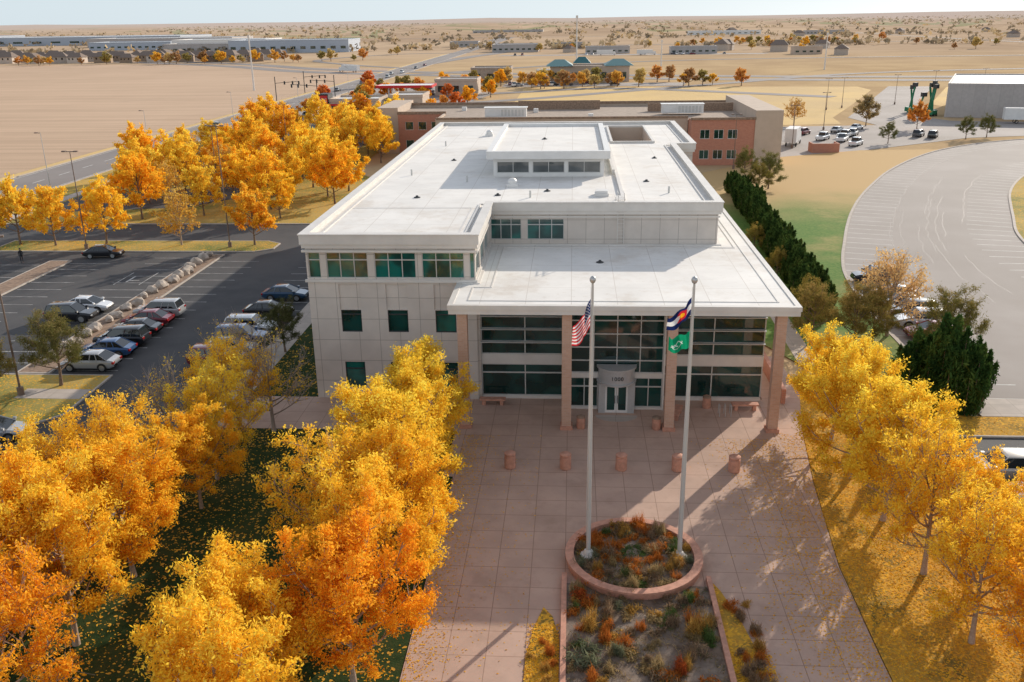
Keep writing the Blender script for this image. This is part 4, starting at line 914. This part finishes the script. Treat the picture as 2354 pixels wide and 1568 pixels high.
for i in range(2100):
    y=900+rng.random()**1.4*8000;x=rng.uniform(-.62,.55)*y
    if rng.random()<.65: y=900+420*int((y-900)/420)+rng.normal(0,10)*(1+y/3000)+.02*x
    s=rng.uniform(2.5,6);k=10
    c=rng.normal(0,1,(k,3))*np.array([s*.7,s*.5,s*.3])+np.array([x,y,s*.7]);C.append(c);rv+= [rng.random()]*k
C=np.concatenate(C);V,F=leaves(rng,C,2.2,1.7,0)
m_wood=leafmat('distant_woodland',(.27,.22,.16),(.40,.31,.20),(.58,.43,.24),.2,False)
O('distant_woodland',npmesh('w',V,F,m_wood,np.repeat(np.array(rv),4)),kind='stuff')
# ------------------------------------------------------------------ other buildings
E=O('brick_office',None,(0,180,0),label='two storey red brick and tan office building with rooftop units',cat='building')
wins=[(24.2+i*2.6,26+i*2.6,z,z+1.7) for i in range(4) for z in(1.2,5.0)]
wins=[w for w in wins if w[1]<33.8]
mb=MB();wall(mb,22.5,34.4,0,8.5,TY(177),wins);mb.add([(22.5,177,0),(22.5,177,8.5),(22.5,182,8.5),(22.5,182,0)],[(0,1,2,3)]);part('brick_wall',mb,[m_redbrick],E)
mb=MB();wall(mb,-37,-27,0,8.2,TY(195),[(-35.5+i*2.8,-33.8+i*2.8,z,z+1.7) for i in range(3) for z in(1.2,5)]);part('brick_wall',mb,[m_redbrick],E)
pbox('tan_wall',m_tan,E,(34.4,39.5,176.8,213,0,10.2),(-41.5,-37,195.2,215,0,9.6),(-27,22.4,182,182.4,0,8.4),(-27.2,-26.8,182.4,195,0,8.4),(-41,39,213.01,213.4,0,8.6))
part('roof',MB().sheet([(-37,195.4),(-27,195.4),(-27,182.4),(22.5,182.4),(22.5,177.2),(34.4,177.2),(34.4,212.6),(-37,212.6)],8.0),[m_brown],E)
pbox('parapet',m_mulch,E,(-37.1,-26.7,194.9,195.4,8.21,8.8),(-27,22.4,181.8,182.3,8.42,8.8),(22.3,34.5,176.8,177.3,8.51,8.95),(-41.6,39.6,212.8,213.2,8.61,9.1),(-12,6,206,206.4,8,9.9),(16,34,200,200.4,8,9.7))
for w in wins: window(E,TY(177),*w,vs=[(w[0]+w[1])/2],fm=m_white)
for i in range(3):
    for z in(1.2,5): window(E,TY(195),-35.5+i*2.8,-33.8+i*2.8,z,z+1.7,fm=m_white)
for x,y in((-13.5,187),(22.5,192)):
    u=part('rooftop_unit',MB().box(x-4.2,x+4.2,y,y+2.6,8.3,10.1).box(x-4.4,x+4.4,y-.1,y+2.7,10.1,10.2).box(x-4,x-1.5,y-.12,y-.01,8.5,9.8),[m_white],E)
    for k in range(7): part('louvre',MB().box(x-.9+k*.7,x-.5+k*.7,y-.1,y-.01,8.6,9.8),[m_alu],E)
rr2=random.Random(3)
for i in range(6):
    x=rr2.uniform(-25,20);y=rr2.uniform(186,208);part('roof_vent',MB().box(x,x+1,y,y+1,8,8.8),[m_white],E)
e=O('enclosure_wall',None,(52,193,0),label='low brick refuse enclosure on the grass edge',cat='wall');part('wall',MB().box(49.5,55,193,193.3,0,1.9).box(49.5,49.8,193.3,196.5,0,1.9).box(54.7,55,193.3,196.5,0,1.9),[m_redbrick],e)
def bldg(name,x0,x1,y0,y1,h,wm,rm,label,win=True,cat_='building',group=None,par=.6,nw=None,wz=(.25,.65)):
    e=O(name,None,((x0+x1)/2,y0,0),label=label,cat=cat_,group=group)
    part('wall',MB().box(x0,x1,y0,y1,0,h),[wm],e);part('roof',MB().sheet(rect(x0,x1,y0,y1),h+.02),[rm],e)
    if par: part('parapet',MB().ring(rect(x0,x1,y0,y1),.15,.35,h-.3,h+par),[wm],e)
    if win:
        n=nw or min(12,max(2,int((x1-x0)/5)));w=(x1-x0)/n
        for i in range(n): part('window',MB().box(x0+w*(i+.2),x0+w*(i+.7),y0-.12,y0-.02,h*wz[0],h*wz[1]),[m_glass],e)
    return e
e=O('warehouse',None,(102,262,0),label='large grey clad warehouse with pale flat roof',cat='building')
wp=[(101.5,261),(190,238),(205,282),(119.5,303)]
part('wall',MB().prism(wp,0,8.6),[m_grey],e);part('roof',MB().sheet(offs(wp,-.3),8.62),[m_white],e);part('parapet',MB().ring(wp,.1,.3,8.3,9.0),[m_grey],e)
for i in range(7):
    x=98.5+rr2.uniform(-2.2,1.6);y=262+rr2.uniform(-2,14);h=rr2.uniform(5,9);s=rr2.choice([-1,1])
    e=O('boom_lift',None,(x,y,0),rz=rr2.uniform(0,1),label='green boom lift machine standing in the hire yard',cat='lift machine',group='green lift machines in the yard')
    O('chassis',MB().box(-1.2,1.2,-.8,.8,.4,1.6).mesh('c',[m_green]),parent=e);O('boom',MB().tube([(0,0,1.4),(-.5*s,0,h*.55),(.3*s,0,h)],.28,6).mesh('b',[m_green]),parent=e);O('basket',MB().box(-.3,1.1,-.5,.5,h,h+1.1).mesh('k',[m_dark]),parent=e)
    for sx in(-.8,.8): O('wheel',CP['pickup']['tyre'],(sx,-.85,.4),parent=e)
e=bldg('restaurant',-73,-58,276,290,4.6,m_tan,m_white,'small fast food restaurant with red and black front',nw=4)
part('sign_tower',MB().box(-76,-73.1,275.4,281,0,6.6),[m_black],e);part('sign_panel',MB().box(-75.8,-73.3,275.2,275.38,2.2,6.2),[m_red],e)
text('lettering','KFC',1.25,(-74.55-(-65.5),275.15-276,4.5),(pi/2,0,0),m_white,e,.02)
part('awning',MB().box(-73,-66,275.2,276,3.2,3.7),[m_red],e)
bldg('shop',-56,-46,284,298,5,m_tan,m_white,'small tan shop building with flat roof')
e=O('petrol_canopy',None,(-60,335,0),label='red and white petrol station canopy on posts',cat='petrol station');part('canopy_roof',MB().box(-70,-50,330,342,5,5.15),[m_white],e);part('canopy_fascia',MB().ring(rect(-70,-50,330,342),.1,.15,4.4,5.3),[m_red],e)
for x in(-66,-54):
    for y in(333,339): part('canopy_post',MB().box(x-.25,x+.25,y-.25,y+.25,0,5),[m_white],e)
bldg('shop',-52,-36,352,366,5.5,m_tan,m_white,'low tan shop building by the junction')
bldg('shop',-46,-28,424,440,6,m_brown,m_white,'brown shop building among red trees')
e=bldg('bank_building',-10,25,421,440,6.4,m_tan,m_brown,'tan bank building with teal hipped metal roofs',nw=8)
for x0,x1,y0,y1,z in((-12,0,419,440,6.9),(0,8,418,428,8.2),(14,27,420,440,6.9)):
    cy_=(y0+y1)/2;d=min(x1-x0,y1-y0)*.32
    part('hipped_roof',MB().add([(x0,y0,z),(x1,y0,z),(x1,y1,z),(x0,y1,z),(x0+d,cy_,z+2.6),(x1-d,cy_,z+2.6)],[(0,1,5,4),(1,2,5),(2,3,4,5),(3,0,4)]),[m_tealroof],e)
m_ind=mat('blue_grey_cladding',(.44,.48,.54),.6)
for x0,x1,y0,y1,h,wm in[(-900,-560,1330,1450,11,m_ind),(-620,-430,1180,1260,10,m_grey),(-440,-335,1020,1080,10,m_white),(-325,-210,880,930,11,m_ind),(-400,-300,905,940,8,m_grey),(-545,-450,1040,1090,8,m_ind),(-1300,-950,1500,1600,12,m_ind),(180,290,1500,1530,5,m_white),(340,400,1420,1440,5,m_grey),(-70,-30,820,850,6,m_grey),(10,45,760,775,5,m_grey),(75,110,735,750,5,m_grey),(-20,10,900,915,5,m_grey),(160,180,700,712,5,m_tan),(-130,-100,1000,1020,5,m_grey),(-200,-60,1900,1940,6,m_grey)]:
    bldg('industrial_building',x0,x1,y0,y1,h,wm,m_white,'long pale industrial building with dark windows on the plain',group='distant industrial buildings',wz=(.3,.52))
m_hr=mat('house_shingles',(.24,.18,.145),.9);m_hw=mat('house_siding',(.50,.42,.35),.9,objcol=True)
hb=MB().box(-6,6,-5,5,0,4.6).mesh('wall',[m_hw]);
hr_=MB().add([(-6.6,-5.6,4.5),(6.6,-5.6,4.5),(6.6,5.6,4.5),(-6.6,5.6,4.5),(-3,0,8),(3,0,8)],[(0,1,5,4),(1,2,5),(2,3,4,5),(3,0,4)]).mesh('roof',[m_hr])
hwn=MB().box(-.5,.5,-5.1,-5.02,2.5,3.9).mesh('w',[m_cglass])
for i in range(46):
    x=-235-(i%16)*20+rt.uniform(-3,3);y=692+(i//16)*26+rt.uniform(-4,4)+(i%16)*1.2
    e=O('house',None,(x,y,0),rz=rt.choice([0,pi/2,.3]),sc=rt.uniform(.8,1.1),label='suburban house with brown hipped roof',cat='house',group='houses in the distant suburb')
    O('wall',hb,parent=e,color=rt.choice([(1,1,1),(.7,.6,.5),(1.3,1.3,1.3)]));O('roof',hr_,parent=e)
    for wx in(-4,-1,3): O('window',hwn,(wx,0,0),parent=e)
for i in range(14):
    e=O('farmhouse',None,(rt.uniform(-150,700),rt.uniform(650,1600),0),rz=rt.uniform(0,3),sc=rt.uniform(.7,1.2),label='distant farm building with hipped roof',cat='house',group='distant farm buildings')
    O('wall',hb,parent=e,color=(1,1,1));O('roof',hr_,parent=e)
# ------------------------------------------------------------------ person
m_skin=mat('skin',(.45,.27,.2),.6);m_cloth=mat('dark_clothing',(.03,.03,.035),.9)
def person(x,y):
    e=O('person',None,(x,y,.015),rz=.6,label='person in dark jacket and trousers walking with arms at sides',cat='person')
    J=[(0,0,.95),(0,0,1.2),(0,0,1.42),(0,0,1.52),(0,.01,1.66),(0,0,1.72),(-.19,0,1.4),(-.24,.04,1.12),(-.22,-.1,.88),(.19,0,1.4),(.24,-.04,1.12),(.22,-.16,.9),(-.1,0,.9),(-.1,-.14,.5),(-.1,.0,.08),(-.1,-.16,.04),(.1,0,.9),(.1,.1,.5),(.1,.28,.1),(.1,.16,.04)]
    Ed=[(0,1),(1,2),(2,3),(3,4),(4,5),(2,6),(6,7),(7,8),(2,9),(9,10),(10,11),(0,12),(12,13),(13,14),(14,15),(0,16),(16,17),(17,18),(18,19)]
    Rr=[.15,.14,.16,.06,.1,.08,.08,.055,.04,.08,.055,.04,.1,.07,.045,.04,.1,.07,.045,.04]
    me=bpy.data.meshes.new('person_body');me.from_pydata(J,Ed,[]);me.materials.append(m_cloth)
    o=O('body',me,parent=e);md=o.modifiers.new('s','SKIN')
    for i,sv in enumerate(me.skin_vertices[0].data): sv.radius=(Rr[i],Rr[i]*.8);sv.use_root=(i==0)
    o.modifiers.new('ss','SUBSURF').levels=1
    O('head',MB().lathe([(.02,1.53),(.07,1.56),(.09,1.63),(.1,1.70),(.07,1.78),(.02,1.8)],k=12).mesh('h',[m_skin],smooth=60),(0,0,0),parent=e)
    O('hair',MB().lathe([(.105,1.68),(.108,1.74),(.08,1.81),(.02,1.83)],.0,.012,12).mesh('h',[m_black],smooth=60),parent=e)
person(-66.3,102.3)
# ------------------------------------------------------------------ fallen leaves
rng=np.random.default_rng(77)
def scat(n,x0,x1,y0,y1,z): return np.stack([rng.uniform(x0,x1,n),rng.uniform(y0,y1,n),np.full(n,z)],1)
Cc=[scat(6500,-26.3,-7.4,26,56.5,.135),scat(24000,14,23.5,26,57,.135),scat(2500,-1.9,-.4,26,35.6,.185),scat(3000,7.3,9.0,26,34,.185)]
p=scat(5000,7,13.8,28,56,.142);p[:,0]=13.8-np.abs(rng.normal(0,2.0,5000));Cc.append(p[p[:,0]>7.4])
p=scat(2600,-7,13,28,56,.142);Cc.append(p[((p[:,0]<-1.9)|(p[:,0]>9.6))])
p=scat(2500,-7.2,-3,28,56,.142);p[:,0]=-7.2+np.abs(rng.normal(0,.9,2500));Cc.append(p)
Cc.append(scat(1500,23.8,60,57.2,60.2,.125))
C=np.concatenate(Cc);V,F=leaves(rng,C,.05,.03,0,True);O('fallen_leaves',npmesh('l',V,F,m_fallen,np.repeat(rng.random(len(C)),4)),kind='stuff')
# ------------------------------------------------------------------ light, sky, camera
az=math.radians(33);el=math.radians(20)
sd_=Vector((math.sin(az)*math.cos(el),math.cos(az)*math.cos(el),math.sin(el)))
L=bpy.data.lights.new('sun','SUN');L.energy=5.0;L.angle=math.radians(.5);L.color=(1,.90,.765)
lo=bpy.data.objects.new('sun',L);col.objects.link(lo);lo.rotation_euler=(-sd_).to_track_quat('-Z','Y').to_euler()
w=bpy.data.worlds.new('World');bpy.context.scene.world=w;w.use_nodes=True;nt=w.node_tree
SS=.225
sky=nn(nt,'ShaderNodeTexSky',sky_type='NISHITA');sky.sun_disc=False;sky.sun_elevation=el;sky.sun_rotation=az;sky.air_density=1.0;sky.dust_density=.35;sky.ozone_density=1.5
hs=nn(nt,'ShaderNodeHueSaturation');hs.inputs['Saturation'].default_value=.42;nt.links.new(sky.outputs[0],hs.inputs['Color'])
tc=nn(nt,'ShaderNodeTexCoord');sx_=nn(nt,'ShaderNodeSeparateXYZ');nt.links.new(tc.outputs['Generated'],sx_.inputs[0])
hz=M(nt,'SUBTRACT',1.0,ramp(nt,sx_.outputs[2],.02,.16))
cc=mixc(nt,M(nt,'MULTIPLY',hz,.92),hs.outputs[0],tuple(v/SS for v in(.62,.73,.80)))
bg=nt.nodes['Background'];nt.links.new(cc,bg.inputs[0]);bg.inputs[1].default_value=SS
p_,y_,r_=math.radians(19.584),math.radians(3.939),math.radians(.846)
fw=Vector((-math.sin(y_)*math.cos(p_),math.cos(y_)*math.cos(p_),-math.sin(p_)));rtv=Vector((math.cos(y_),math.sin(y_),0));up=rtv.cross(fw)
r2=rtv*math.cos(r_)-up*math.sin(r_);u2=rtv*math.sin(r_)+up*math.cos(r_)
cd=bpy.data.cameras.new('camera');cd.sensor_width=36;cd.lens=36*2079.6/2354;cd.clip_end=100000;cd.clip_start=.5
cam=bpy.data.objects.new('camera',cd);col.objects.link(cam)
cam.matrix_world=Matrix(((r2.x,u2.x,-fw.x,0),(r2.y,u2.y,-fw.y,0),(r2.z,u2.z,-fw.z,26.97),(0,0,0,1)))
sc=bpy.context.scene;sc.camera=cam;sc.view_settings.view_transform='Standard';sc.view_settings.look='None';sc.view_settings.exposure=0
